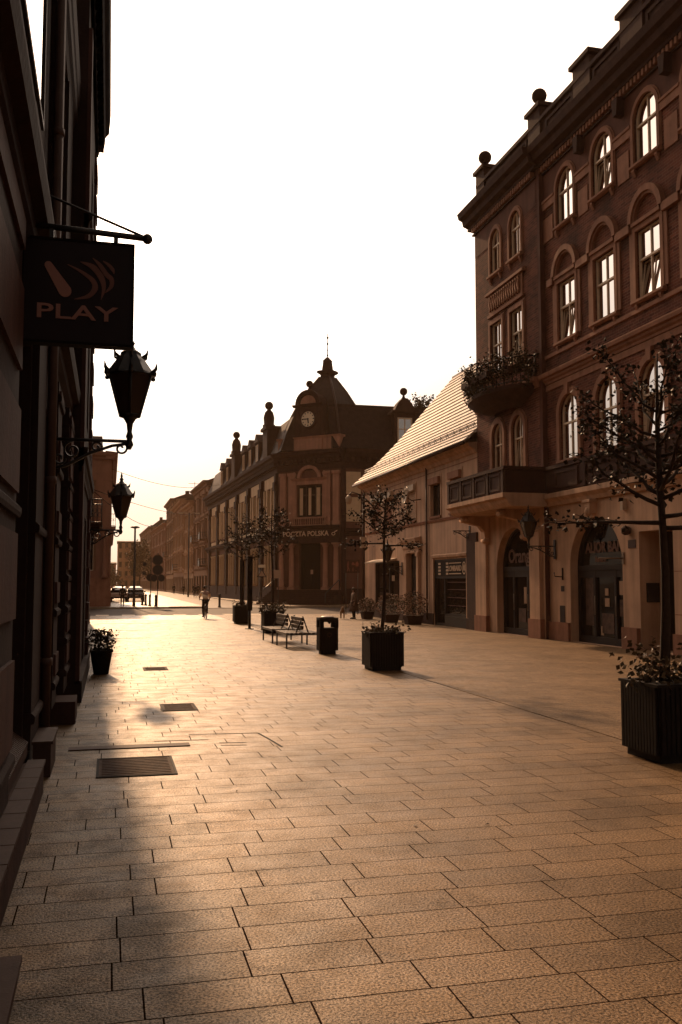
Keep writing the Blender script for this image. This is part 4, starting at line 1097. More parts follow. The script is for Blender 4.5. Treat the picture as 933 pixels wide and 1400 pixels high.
b = MB(FC); b.lathe((11.6, -.22, 2.3), [(.26, 0), (.26, .15), (.2, .25), (.18, 3.0), (.26, 3.3), (.28, 3.6)], 12); b.lathe((9.3, -.22, 2.3), [(.26, 0), (.26, .15), (.2, .25), (.18, 3.0), (.26, 3.3), (.28, 3.6)], 12); b.each('column', CW, n4)
b = MB(FC2); b.box(.1, 2.4, -.42, .01, 6.36, 6.5); bl = b.build('balcony', M['stone_brown'], n4)
b = MB(FC2); railrun(b, (.15, -.38), (2.35, -.38), 6.55, 7.5, 8); railrun(b, (.15, -.38), (.15, -.02), 6.55, 7.5, 2); b.build('railing', M['iron'], bl)
b = MB(FC); b.mould(1, 11.2, [(.6, 12.6), (2.5, 14.2), (14, 14.2), (16, 12.6)]); b.build('roof', M['far_roof'], n4)

# ------------------------------------------------------------------ the street beyond: terraces on the right, closing block
def terrace(name, label, p, q, h, m, floors, n, mt, roof=1.0, balc=(), depth=10, gable=None, pale=False):
    r = root('terrace_house', ((p[0] + q[0]) / 2 + 2, (p[1] + q[1]) / 2, 0), label, 'building')
    L_ = sqrt((q[0] - p[0]) ** 2 + (q[1] - p[1]) ** 2); fr = frame(q[0], q[1], math.degrees(atan2(p[1] - q[1], p[0] - q[0])))
    fh = (h - 1.2) / floors; bw = L_ / n
    hs = []
    for f in range(floors):
        for k in range(n):
            c = (k + .5) * bw; w = min(.62, bw * .25) if f else bw * .34
            hs.append((rect(c - w, c + w, f * fh + (.9 if f else .3), f * fh + fh * (.82 if f else .78)), f))
    wall(fr, 'front_wall', m, r, rect(0, L_, 0, h), [x for x, f in hs], .25)
    for lp, f in hs:
        w = window(r, fr, lp, .15, M['frame'] if f else M['frame_dark'], M['glass_dark'], mull=((lp[0][0] + lp[1][0]) / 2,), fw=.09)
    b = MB(fr)
    for lp, f in hs:
        if f:
            u0, u1, v1 = lp[0][0], lp[1][0], lp[2][1]
            b.mould(u0 - .2, u1 + .2, [(.01, v1 + .1), (-.12, v1 + .12), (-.3, v1 + .3), (.01, v1 + .38)])
            b.box(u0 - .15, u1 + .15, -.16, .01, lp[0][1] - .14, lp[0][1] - .01); b.box(u0 - .16, u0 - .02, -.07, .01, lp[0][1], v1 + .1); b.box(u1 + .02, u1 + .16, -.07, .01, lp[0][1], v1 + .1)
    for f in range(1, floors): b.mould(0, L_, CORN(f * fh - .05, .3, .22))
    b.mould(-.1, L_ + .1, [(.01, h - .7), (-.2, h - .7), (-.3, h - .4), (-.7, h - .25), (-.8, h), (.4, h + .05), (.4, h - .7)])
    for k in range(0, n + 1, 2): b.box(k * bw - .22 if k else 0, min(k * bw + .22, L_), -.12, .01, fh, h - .71)
    b.build('trim', mt, r)
    b = MB(fr); b.box(0, L_, .5, depth, 0, h); b.box(0, .1, .004, .5, 0, h); b.box(L_ - .1, L_, .004, .5, 0, h); b.build('side_wall', m, r)
    b = MB(fr); b.mould(0, L_, [(.0, h + .06), (2.5, h + roof), (depth, h + roof * .8), (depth, h + .06)])
    for k in (1, n - 1): b.box(k * bw - .5, k * bw + .5, 2.6, 3.4, h + .3, h + roof + .9)
    b.build('roof', M['far_roof'], r)
    for (k, f) in balc:
        c = (k + .5) * bw; z = f * fh + .5
        b = MB(fr); b.box(c - 1.1, c + 1.1, -1.1, .01, z - .2, z); bl = b.build('balcony', mt, r)
        b = MB(fr); railrun(b, (c - 1.05, -1.05), (c + 1.05, -1.05), z + .05, z + 1.0, 6); railrun(b, (c - 1.05, -1.05), (c - 1.05, 0), z + .05, z + 1.0, 3); railrun(b, (c + 1.05, -1.05), (c + 1.05, 0), z + .05, z + 1.0, 3)
        for s in range(10): b.box(c - 1.0 + s * .2, c - .84 + s * .2, -1.09, -1.03, z + .04, z + .8)
        b.build('railing', M['iron'], bl)
    return r, fr, L_
terrace('a', 'brown corner terrace with black balconies right after the post office', (13.5, 133.2), (13.1, 151), 16.6, M['far2'], 4, 5, M['far_trim'], balc=((4, 1), (4, 2), (1, 2)))
terrace('b', 'ochre terrace with flat cornice, second beyond the post office', (13.05, 151.2), (12.8, 168), 15.0, M['far1'], 4, 5, M['far1'])
r_, fr_, L_ = terrace('c', 'ochre terrace with pedimented windows, third beyond the post office', (12.75, 168.2), (12.55, 192), 16.8, M['far2'], 4, 7, M['far1'], balc=((3, 1),))
terrace('d', 'tall ochre terrace with corner turret at the bend of the street', (12.5, 192.2), (12.4, 214), 19.2, M['far1'], 5, 6, M['far_trim'], balc=((1, 2),))
terrace('e', 'plain reddish block beyond the ochre terraces', (12.2, 216), (11.0, 262), 15.6, M['far3'], 4, 9, M['far3'], roof=1.6)
terrace('f', 'long reddish far block before the street closes', (11.0, 263), (9.8, 310), 17.6, M['far2'], 5, 10, M['far_trim'], roof=2)
def closing(x0, x1, y, h, label, m, n, floors):
    r = root('apartment_block', ((x0 + x1) / 2, y + 4, 0), label, 'building')
    fr = frame(x0, y, 0); L_ = x1 - x0; fh = h / floors; bw = L_ / n
    hs = [rect((k + .25) * bw, (k + .75) * bw, f * fh + .8, f * fh + fh * .85) for f in range(floors) for k in range(n)]
    wall(fr, 'front_wall', m, r, rect(0, L_, 0, h), hs, .25)
    for lp in hs: window(r, fr, lp, .15, M['frame_dark'], M['glass_dark'], fw=.12)
    b = MB(fr); b.box(0, L_, .5, 10, 0, h); b.box(0, .1, .004, .5, 0, h); b.box(L_ - .1, L_, .004, .5, 0, h); b.build('side_wall', m, r)
    b = MB(fr); b.mould(-.2, L_ + .2, [(.01, h - .5), (-.4, h - .3), (-.5, h), (9, h + .6), (9, h - .5)]); b.build('roof', M['far_roof'], r)
    b = MB(fr)
    for f in range(1, floors): b.box(L_ * .35, L_ * .65, -.9, .01, f * fh + .3, f * fh + 1.2)
    b.each('balcony', M['far_trim'], r)
closing(2.5, 10.5, 330, 16.2, 'pale apartment block closing the far end of the street', M['far1'], 4, 5)
closing(-8, 2.2, 345, 9.0, 'low dark block at far left end of the street', M['far3'], 4, 3)
closing(10.6, 26, 338, 19.0, 'tall brown block rising behind the bend of the street', M['far2'], 6, 6)
# ------------------------------------------------------------------ hanging sign
FS = frame(-.05, 7.58, 0, .065)
sg = root('hanging_sign', (-.78, 7.58, 4.6), 'square dark hanging sign with swirl logo and PLAY lettering on an iron bracket', 'sign')
b = MB(FS); b.box(-.66, .19, -.05, .05, 3.73, 4.56); b.build('sign_board', M['sign'], sg, bevel=.006)
b = MB(FS); b.ring(rect(-.67, .2, 3.72, 4.57), rect(-.65, .18, 3.74, 4.55), -.058, .058); b.build('board_rim', M['black'], sg)
lettering(FS, 'PLAY', -.245, 3.97, -.056, .165, M['sign_light'], sg, bold=.002, sx=1.68, ex=.004)
def blob(pts): return pts
lg = MB(FS)
# slanted rounded bar
def capsule(p, q, r0, r1, n=8):
    P, Q = Vector(p), Vector(q); d = (Q - P).normalized(); a0 = atan2(d.y, d.x)
    out = [(P.x + r0 * cos(a0 + pi / 2 + pi * i / n), P.y + r0 * sin(a0 + pi / 2 + pi * i / n)) for i in range(n + 1)]
    out += [(Q.x + r1 * cos(a0 - pi / 2 + pi * i / n), Q.y + r1 * sin(a0 - pi / 2 + pi * i / n)) for i in range(n + 1)]
    return out
lg.prism(capsule((-.465, 4.345), (-.335, 4.145), .030, .050), -.057, -.05)
lg.build('logo_bar', M['sign_light'], sg)
def swoosh(pts, ws):
    """stripe along a curve, its width given point by point"""
    P = [Vector((-.65 + (x - 130) / 690, 4.56 - (y - 318) / 690)) for x, y in pts]
    fine = []; fw_ = []
    k = len(P)
    for i in range(k - 1):
        p0 = P[max(i - 1, 0)]; p1 = P[i]; p2 = P[i + 1]; p3 = P[min(i + 2, k - 1)]
        for j in range(5):
            t = j / 5
            fine.append(.5 * ((2 * p1) + (p2 - p0) * t + (2 * p0 - 5 * p1 + 4 * p2 - p3) * t * t + (3 * p1 - p0 - 3 * p2 + p3) * t ** 3)); fw_.append(ws[i] + (ws[i + 1] - ws[i]) * t)
    fine.append(P[-1]); fw_.append(ws[-1])
    o = []; q = []
    for i, p in enumerate(fine):
        d = (fine[min(i + 1, len(fine) - 1)] - fine[max(i - 1, 0)]).normalized(); n_ = Vector((-d.y, d.x)) * fw_[i] / 690 / 2
        o.append(tuple(p + n_)); q.append(tuple(p - n_))
    return o, q
for pts, ws in (([(358, 455), (430, 490), (492, 535), (505, 580), (470, 625), (395, 648)], [3, 16, 27, 32, 22, 2]),
                ([(425, 435), (490, 458), (535, 510), (552, 560), (548, 605), (538, 640)], [3, 30, 34, 24, 14, 2]),
                ([(490, 408), (530, 445), (565, 495), (592, 520), (592, 560), (560, 600)], [3, 22, 26, 26, 22, 2]),
                ([(545, 420), (575, 440), (598, 465), (606, 490)], [3, 18, 20, 2])):
    lg = MB(FS); o, q = swoosh(pts, ws); lg.ring(o, q, -.056, -.05, closed=False); lg.build('logo_swirl', M['sign_mid'], sg)
b = MB(FS); b.tube([(-.76, 0, 4.69), (.28, 0, 4.645)], .026, 8); b.ball((.30, 0, 4.643), .043, 12)
for x in (-.45, .05): b.box(x - .018, x + .018, -.015, .015, 4.57, 4.66)
b.tube([(-.75, 0, 5.03), (.27, 0, 4.66)], .011, 6)
b.box(-.775, -.685, -.05, .05, 4.5, 5.15)
b.each('bracket', M['iron'], sg)

# ------------------------------------------------------------------ wall lanterns
def lantern(x, y, z, ang, arm, s, label, group='ornate wall lanterns', empty_=False):
    """z: foot of the glass body; the arm runs from the lantern to the wall along local -x"""
    Mx = Matrix.Translation((x, y, z)) @ Matrix.Rotation(ang, 4, 'Z') @ Matrix.Scale(s, 4)
    wx = Mx @ Vector((-arm / s, 0, -.42))
    r = root('wall_lantern' if not empty_ else 'lantern_bracket', wx, label, 'lantern' if not empty_ else 'bracket', group)
    A = arm / s
    b = MB(Mx)
    b.box(-A, -A + .03, -.07, .07, -.75, -.1)
    b.tube([(-A, 0, -.32), (.0, 0, -.32)], .022, 6)
    b.tube([(-A, 0, -.68), (-A * .8, 0, -.64), (-A * .5, 0, -.48), (-A * .22, 0, -.38), (-.03, 0, -.35)], .02, 6)
    def scroll(cx, cz, r0, turns, a0, d=1):
        n = 18; b.tube([(cx + r0 * (1 - .75 * i / n) * cos(a0 + d * turns * 2 * pi * i / n), 0, cz + r0 * (1 - .75 * i / n) * sin(a0 + d * turns * 2 * pi * i / n)) for i in range(n + 1)], .014, 5)
    scroll(-.10, -.41, .085, 1.2, pi / 2, -1); scroll(-A * .42, -.40, .07, 1.2, 0); scroll(-A * .72, -.45, .11, 1.3, pi / 2); scroll(-A * .88, -.55, .08, 1.1, 0, -1)
    b.each('bracket', M['iron'], r)
    if empty_: return r
    b = MB(Mx)
    b.lathe((0, 0, -.36), [(.02, -.06), (.05, 0), (.03, .06), (.045, .1), (.028, .16), (.04, .26), (.075, .32), (.13, .35)], 10)
    n = 6; B0, T0, H0 = .135, .285, .5
    cor = [(cos(2 * pi * k / n + .52), sin(2 * pi * k / n + .52)) for k in range(n)]
    for k in range(n):
        c = cor[k]; d = cor[(k + 1) % n]
        b.tube([(c[0] * B0, c[1] * B0, 0), (c[0] * T0, c[1] * T0, H0)], .014, 5)
        b.tube([(c[0] * B0, c[1] * B0, 0), (d[0] * B0, d[1] * B0, 0)], .016, 5)
        b.tube([(c[0] * T0, c[1] * T0, H0), (d[0] * T0, d[1] * T0, H0)], .02, 5)
        b.tube([(c[0] * T0 * 1.0, c[1] * T0, H0), (c[0] * T0 * 1.22, c[1] * T0 * 1.22, H0 + .06), (c[0] * T0 * 1.26, c[1] * T0 * 1.26, H0 + .13)], [.03, .022, .004], 5)
        b.ball((c[0] * T0 * 1.14, c[1] * T0 * 1.14, H0 + .0), .03, 6)
        b.tube([(c[0] * .16, c[1] * .16, H0 + .21), (c[0] * .22, c[1] * .22, H0 + .25), (c[0] * .235, c[1] * .235, H0 + .31)], [.022, .018, .004], 5)
    b.build('lantern_cage', M['iron'], r)
    g = MB(Mx)
    for k in range(n):
        c = cor[k]; d = cor[(k + 1) % n]
        g.add([(c[0] * B0, c[1] * B0, 0), (d[0] * B0, d[1] * B0, 0), (d[0] * T0, d[1] * T0, H0), (c[0] * T0, c[1] * T0, H0)], [(0, 1, 2, 3)])
    g.build('pane', M['lamp_glass'], r)
    h = MB(Mx); h.lathe((0, 0, H0), [(.30, 0), (.29, .03), (.17, .2), (.13, .25), (.12, .29), (.06, .33), (.035, .37), (.05, .41), (.02, .45), (.03, .48), (.004, .58)], 6, sm=False)
    h.build('roof', M['iron'], r)
    if s >= 1.04:
        w_ = MB(Mx); w_.tube([(-.1, .02, -.02), (-.14, .02, -.12), (-.2, .02, -.27), (-.32, .02, -.3)], .007, 5); w_.build('cable', M['black'], r)
    return r
lantern(.205, 11.59, 3.95, 0, .93, 1.0, 'large black wall lantern nearest the hanging sign')
lantern(.225, 21.7, 3.40, 0, .71, .95, 'black wall lantern on the far left houses above the potted plant')
lantern(13.62, 28.7, 3.45, pi, .96, 1.0, 'black wall lantern between the two arched shop doors')
lantern(13.66, 45.2, 3.05, pi, .78, 1.0, 'black wall lantern over the awning of the low plastered house')
lantern(13.7, 36.0, 4.35, pi, .74, .95, 'bare scrolled iron bracket without its lantern', 'ornate wall lanterns', True)

# ------------------------------------------------------------------ foliage
def leaf(b, p, s, rng):
    a = rng.uniform(0, 2 * pi); t = rng.uniform(-.9, .9)
    d = Vector((cos(a) * cos(t), sin(a) * cos(t), sin(t) - .25)).normalized()
    n = d.cross(Vector((rng.uniform(-1, 1), rng.uniform(-1, 1), rng.uniform(-1, 1)))).normalized()
    up = d.cross(n); w = s * rng.uniform(.28, .42)
    p = Vector(p)
    b.add([p, p + d * s * .45 + n * w + up * s * .1, p + d * s, p + d * s * .45 - n * w + up * s * .1], [(0, 1, 2), (0, 2, 3)])
def cloud(b, c, r, n, s, rng, flat=1.0):
    for _ in range(n):
        while True:
            v = Vector((rng.uniform(-1, 1), rng.uniform(-1, 1), rng.uniform(-1, 1)))
            if .25 < v.length < 1: break
        leaf(b, (c[0] + v.x * r[0], c[1] + v.y * r[1], c[2] + v.z * r[2]), s * rng.uniform(.6, 1.25), rng)
def tree(x, y, z0, zb, ztop, R, limbs, per, ls, label, seed, rt=.055, name='young_tree', cat='tree', group=None, lean=(0, 0), low=0):
    rng = random.Random(seed)
    r = root(name, (x, y, z0), label, cat, group)
    t = MB(); c = MB()
    H = ztop - z0
    def tp(z): 
        k = (z - z0) / H; return Vector((x + lean[0] * k + .03 * sin(k * 7), y + lean[1] * k + .03 * cos(k * 6), z))
    zs = [z0 + H * i / 9 for i in range(10)]
    rad = lambda z: max(.008, rt * (1 - .35 * (z - z0) / (zb - z0)) if z < zb else rt * .65 * (1 - (z - zb) / (ztop - zb)) ** .8 + .006)
    t.tube([tp(z) for z in zs], [rad(z) for z in zs], 8)
    for i in range(limbs):
        k = (i + rng.random() * .6) / limbs
        z = zb + (ztop - zb) * .72 * k
        a = i * 2.4 + rng.uniform(-.4, .4)
        reach = R * (1 - .55 * k) * rng.uniform(.75, 1.1)
        rise = (ztop - zb) * rng.uniform(.18, .42) * (1 if i >= low else .1)
        p0 = tp(z); pts = [p0]
        for j in range(1, 7):
            q = j / 6
            pts.append(p0 + Vector((cos(a) * reach * q ** .9 + rng.uniform(-.04, .04), sin(a) * reach * q ** .9 + rng.uniform(-.04, .04), rise * q ** 1.2 - .05 * reach * q * q)))
        t.tube(pts, [rad(z) * .55 * (1 - .85 * j / 6) + .004 for j in range(7)], 5)
        for j in range(2, 7):
            for m in range(2):
                a2 = a + rng.uniform(-1.4, 1.4); l = reach * rng.uniform(.22, .5) * (1.1 - j / 9)
                q0 = pts[j]; q1 = q0 + Vector((cos(a2) * l, sin(a2) * l, rng.uniform(-.12, .35) * l * 1.5))
                t.tube([q0, (q0 + q1) / 2 + Vector((0, 0, .02)), q1], [.007, .005, .003], 4)
                for _ in range(per):
                    f = rng.uniform(.15, 1.1); pp = q0.lerp(q1, f) + Vector((rng.gauss(0, 1), rng.gauss(0, 1), rng.gauss(0, 1))) * ls * .75
                    leaf(c, pp, ls * rng.uniform(.6, 1.2), rng)
    t.build('trunk', M['bark'], r); c.build('crown', M['leaf'], r, keep=True)
    return r

# ------------------------------------------------------------------ planters
def make_planter(x, y):
    r = root('planter', (x, y, 0), 'square dark slatted planter', 'planter', 'slatted tree planters in a row')
    T = Matrix.Translation((x, y, 0))
    b = MB(T); b.frus((0, 0), .325, .325, .325, .325, 0, .1); b.build('foot', M['planter'], r)
    b = MB(T); b.frus((0, 0), .345, .345, .355, .355, .08, .80)
    b.build('tub', M['planter'], r)
    b = MB(T)
    for k in range(12):
        c = -.345 + (k + .5) * .0575
        for (sx, sy) in ((0, -1), (0, 1), (-1, 0), (1, 0)):
            if sx == 0: b.box(c - .021, c + .021, sy * .372 - .013, sy * .372 + .013, .09, .80)
            else: b.box(sx * .372 - .013, sx * .372 + .013, c - .021, c + .021, .09, .80)
    b.build('slats', M['planter'], r)
    b = MB(T); b.ring([(-.385, -.385), (.385, -.385), (.385, .385), (-.385, .385)], [(-.30, -.30), (.30, -.30), (.30, .30), (-.30, .30)], 0, .03)
    b.v = [T @ Vector((v.x - x, (v.z), .80 + (v.y - y))) if False else v for v in b.v]
    # the ring lies in local x, z: turn it flat
    b.v = [Vector((v.x, y + v.z, .80 + (v.y - y))) for v in b.v]
    b.build('rim', M['planter'], r)
    b = MB(T); b.box(-.3, .3, -.3, .3, .70, .77); b.build('soil', M['soil'], r)
    return r
PLS = [(5.98, 9.15, 'nearest slatted planter, cut by the right edge of the picture'), (5.88, 19.85, 'slatted planter holding the young tree in the middle of the plaza'),
       (6.08, 35.35, 'slatted planter overflowing with flowers behind the benches'), (6.05, 43.7, 'farthest slatted planter beside the dark light column')]
p0 = make_planter(PLS[0][0], PLS[0][1]); p0['label'] = PLS[0][2]
for (x, y, l) in PLS[1:]:
    c = copy_tree(p0); c.location = (x, y, 0); c['label'] = l
tree(5.98, 9.2, .75, 2.5, 4.5, 1.25, 24, 9, .068, 'young leafy tree in the nearest planter at the right edge', 3, rt=.062, group='young planter trees', low=3)
tree(5.88, 19.9, .75, 2.7, 4.05, .86, 14, 8, .075, 'small sparse tree in the mid plaza planter', 5, rt=.045, group='young planter trees', lean=(.12, 0), low=2)
tree(6.08, 35.35, .75, 2.9, 4.9, 1.0, 14, 7, .10, 'thin tree in the flower filled planter behind the benches', 9, rt=.05, group='young planter trees', lean=(-.05, 0))
tree(6.05, 43.7, .75, 2.9, 5.2, 1.2, 14, 7, .11, 'thin tree in the farthest planter', 12, rt=.06, group='young planter trees')
def planting(x, y, z, r, h, n, s, label, seed, fl=0, name='planter_flowers', m='leaf2', group='planting in the tree planters', sprays=10):
    rng = random.Random(seed); ro = root(name, (x, y, z), label, 'plants', group)
    b = MB()
    cloud(b, (x, y, z + h * .25), (r, r, h * .5), n, s, rng)
    for _ in range(sprays):
        a = rng.uniform(0, 2 * pi); q = rng.uniform(.2, 1) * r; hh = h * rng.uniform(.7, 1.25)
        for k in range(9): leaf(b, (x + cos(a) * q * (1 + .06 * k), y + sin(a) * q * (1 + .06 * k), z + hh * k / 8), s * 1.1, rng)
    b.build('foliage', M[m], ro, keep=True)
    if fl:
        f = MB()
        for _ in range(fl):
            a = rng.uniform(0, 2 * pi); q = sqrt(rng.random()) * r
            c = (x + cos(a) * q, y + sin(a) * q, z + h * rng.uniform(.3, .8))
            for _ in range(5): leaf(f, c, s * .55, rng)
        f.build('blossom', M['flower'], ro, keep=True)
    return ro
planting(5.98, 9.15, .77, .42, .42, 520, .07, 'leafy shrubs round the trunk in the nearest planter', 21, 16, sprays=26)
planting(5.88, 19.85, .77, .44, .24, 420, .075, 'low broad leaved plants in the mid plaza planter', 22, 10, sprays=12)
planting(6.08, 35.35, .77, .55, .5, 420, .09, 'bushy flowers spilling over the planter behind the benches', 23, 20, sprays=14)
planting(6.05, 43.7, .77, .4, .3, 200, .09, 'scanty flowers in the farthest planter', 24, 8)

def tub_bush(x, y, w, h, rr, label, seed):
    r = root('shrub_tub', (x, y, 0), label, 'shrub', 'flowering tubs along the low house')
    b = MB(Matrix.Translation((x, y, 0))); b.frus((0, 0), w * .8, w * .8, w, w, 0, h); b.frus((0, 0), w * 1.06, w * 1.06, w * 1.06, w * 1.06, h, h + .04); b.build('tub', M['stone_dark'], r)
    rng = random.Random(seed); f = MB(); g = MB()
    c = (x, y, h + rr * .75)
    cloud(f, c, (rr, rr, rr * .85), 650, .085, rng)
    for _ in range(190):
        v = Vector((rng.gauss(0, 1), rng.gauss(0, 1), rng.gauss(0, 1))).normalized()
        q = (c[0] + v.x * rr * 1.0, c[1] + v.y * rr * 1.0, c[2] + v.z * rr * .85)
        for _ in range(4): leaf(g, q, .06, rng)
    f.build('foliage', M['leaf2'], r, keep=True); g.build('blossom', M['flower'], r, keep=True)
tub_bush(13.25, 47.6, .3, .35, .48, 'small flowering tub nearest the woman with the dog', 31)
tub_bush(13.25, 43.4, .36, .35, .66, 'middle flowering tub before the classical doorway', 32)
tub_bush(13.6, 41.0, .38, .38, .72, 'largest flowering tub nearest the pawnshop window', 33)

# pot by the left wall
pt = root('flower_pot', (-.14, 20.3, 0), 'tall tapered dark pot with trailing flowers by the left wall', 'plant pot')
b = MB(Matrix.Translation((-.14, 20.3, 0))); b.lathe((0, 0, 0), [(.155, 0), (.16, .03), (.225, .44), (.245, .45), (.245, .5), (.2, .5), (.19, .42)], 20); b.build('pot', M['black'], pt)
rng = random.Random(41); b = MB(); cloud(b, (-.14, 20.3, .68), (.3, .3, .26), 420, .075, rng)
for k in range(14):
    a = rng.uniform(0, 2 * pi)
    for j in range(8): leaf(b, (-.14 + cos(a) * .06 * j * .8, 20.3 + sin(a) * .06 * j * .8, .62 + .3 * sin(j / 8 * pi * rng.uniform(.6, 1.1))), .07, rng)
b.build('foliage', M['leaf'], pt, keep=True)

# plants on the upper balcony
rng = random.Random(51); bp_ = root('balcony_plants', (13.3, 32, 9.0), 'trailing plants and flower boxes along the rounded upper balcony rail', 'plants')
b = MB()
for i in range(34):
    t = pi * i / 33
    c = FB @ Vector((3.05 + 2.42 * cos(pi - t), -1.3 * sin(t) - .02, 9.55 + .25 * rng.random()))
    dens = 1.0 if i > 16 else .75
    cloud(b, c - Vector((0, 0, .14)), (.22, .22, .36 if i % 5 else .46), int(80 * dens), .11, rng)
    for k in range(3):
        a = rng.uniform(0, 2 * pi)
        for j in range(6): leaf(b, c + Vector((cos(a) * .06 * j, sin(a) * .06 * j, .3 + .06 * j * rng.uniform(-.6, 1))), .1, rng)
    if rng.random() < .75: cloud(b, c - Vector((0, 0, .55)), (.16, .16, .4), 36, .1, rng)
b.build('foliage', M['leaf'], bp_, keep=True)
b = MB(FB)
for k in range(5): b.box(1.0 + k * .86, 1.75 + k * .86, -1.28 - (.12 if 0 < k < 4 else -.35), -1.1 - (.12 if 0 < k < 4 else -.35), 9.3, 9.52)
b.each('flower_box', M['stone_dark'], bp_)

# ------------------------------------------------------------------ benches
def make_bench(y0, y1, label):
    L_ = y1 - y0; r = root('double_bench', (5.48, (y0 + y1) / 2, 0), label, 'bench', 'double benches before the planters')
    T = Matrix.Translation((5.48, (y0 + y1) / 2, 0)); h = L_ / 2
    b = MB(T)
    for k in range(8):
        c = -.455 + k * .13
        b.box(c - .05, c + .05, -h, h, .425, .455)
    b.build('seat', M['wood'], r, bevel=.006)
    b = MB(T)
    for z in (.60, .72, .84):
        off = .02 + (z - .455) * .18
        for s in (-1,): b.box(-.02 - .02 * 0 - .015, .03, -h + .03, h - .03, z - .05, z + .05)
    b.build('backrest', M['wood'], r, bevel=.006)
    b = MB(T)
    for yy in (-h + .2, h - .2):
        b.tube([(-.16, yy, .45), (.035, yy, .92)], .022, 6); b.tube([(.2, yy, .45), (.035, yy, .92)], .022, 6)
    b.each('back_support', M['iron'], r)
    b = MB(T)
    for x in (-.47, .47): b.box(x - .02, x + .02, -h + .02, h - .02, .385, .422)
    for yy in (-h + .05, h - .05): b.box(-.45, .45, yy - .02, yy + .02, .384, .421)
    b.build('seat_frame', M['iron'], r)
    for x in (-.47, .47):
        for yy in (-h + .045, h - .045):
            b = MB(T); b.box(x - .022, x + .022, yy - .022, yy + .022, 0, .384); b.build('leg', M['iron'], r)
    return r
make_bench(26.65, 28.35, 'double sided slatted bench beside the litter bin')
make_bench(29.05, 30.95, 'double sided slatted bench farther from the litter bin, by the flower planter')

# ------------------------------------------------------------------ litter bins
def make_bin(x, y, label, rot=0):
    r = root('litter_bin', (x, y, 0), label, 'bin', 'dark litter bins'); T = Matrix.Translation((x, y, 0)) @ Matrix.Rotation(rot, 4, 'Z')
    ch = lambda a, c: [(-a + c, -a), (a - c, -a), (a, -a + c), (a, a - c), (a - c, a), (-a + c, a), (-a, a - c), (-a, -a + c)]
    def slab(b, a, c, z0, z1):
        lp = ch(a, c); n = 8
        b.add([(p[0], p[1], z0) for p in lp] + [(p[0], p[1], z1) for p in lp], [(i, (i + 1) % n, (i + 1) % n + n, i + n) for i in range(n)] + [tuple(range(7, -1, -1)), tuple(range(8, 16))])
    b = MB(T); slab(b, .20, .05, 0, .1); slab(b, .255, .06, .1, .70); slab(b, .262, .06, .34, .36); b.build('body', M['black'], r)
    b = MB(T)
    for sx in (-1, 1):
        for sy in (-1, 1): b.box(sx * .2 - .05, sx * .2 + .05, sy * .2 - .05, sy * .2 + .05, .701, .90)
    slab(b, .258, .06, .90, .97); b.box(-.16, .16, -.25, -.235, .86, .9)
    b.prism([(-.07, .88), (.07, .88), (0, .80)], -.24, -.225)
    b.build('hood', M['black'], r)
    b = MB(T); b.lathe((0, 0, .97), [(.19, 0), (.18, .025), (.12, .04), (.02, .045)], 16); b.build('lid', M['steel'], r)
    b = MB(T); e0 = [(.06 * cos(2 * pi * i / 16), .52 + .06 * sin(2 * pi * i / 16)) for i in range(16)]; b.ring(e0, inset(e0, .016), -.262, -.254); b.build('badge', M['rust'], r)
    return r
make_bin(5.72, 24.55, 'dark litter bin at the near end of the benches')
make_bin(15.55, 64.3 - 9.0, 'dark litter bin standing behind the woman by the plaza edge')

# ------------------------------------------------------------------ posts, columns and signs
def light_column(x, y, label):
    r = root('light_column', (x, y, 0), label, 'light column', 'dark light columns')
    T = Matrix.Translation((x, y, 0))
    b = MB(T); b.box(-.16, .16, -.16, .16, 0, .03); b.tube([(0, 0, .02), (0, 0, .8)], .06, 10); b.build('foot', M['iron'], r)
    b = MB(T); b.box(-.105, .105, -.07, .07, .76, 3.0); b.build('panel', M['black'], r, bevel=.01)
    b = MB(T); b.box(-.12, .12, -.085, .085, 3.0, 3.06); b.build('cap', M['steel'], r)
light_column(5.66, 38.5, 'tall dark light column standing alone between two planters')
light_column(6.28, 45.3, 'tall dark light column behind the farthest planter')

def bollard(x, y, label, h=.95, group='short bollards by the crossing', ball_=False):
    b = MB(Matrix.Translation((x, y, 0)))
    b.lathe((0, 0, 0), [(.13, 0), (.13, .06), (.095, .1), (.085, h - .18), (.105, h - .15), (.105, h - .1), (.08, h - .06)] + ([(.1, h - .04), (.11, h + .04), (.05, h + .12)] if ball_ else [(.06, h), (.02, h + .02)]), 12)
    return tag(b.build('bollard', M['iron']), label, 'bollard', group)
for (x, y, l) in ((2.75, 81.5, 'leftmost bollard of the row by the sign posts'), (3.0, 80.6, 'second bollard from the left by the sign posts'), (3.25, 78.4, 'thick bollard at the foot of the left sign post'), (3.65, 76.6, 'nearest bollard of the row by the sign posts')):
    o = bollard(x, y, l); o.location.z = .004
o = bollard(9.35 + 4.45, 79.0, 'ball topped bollard behind the cyclist', 1.0, None, True); o.location.x -= 5.0; o.location.y -= 2.2; o.location.z = -.1

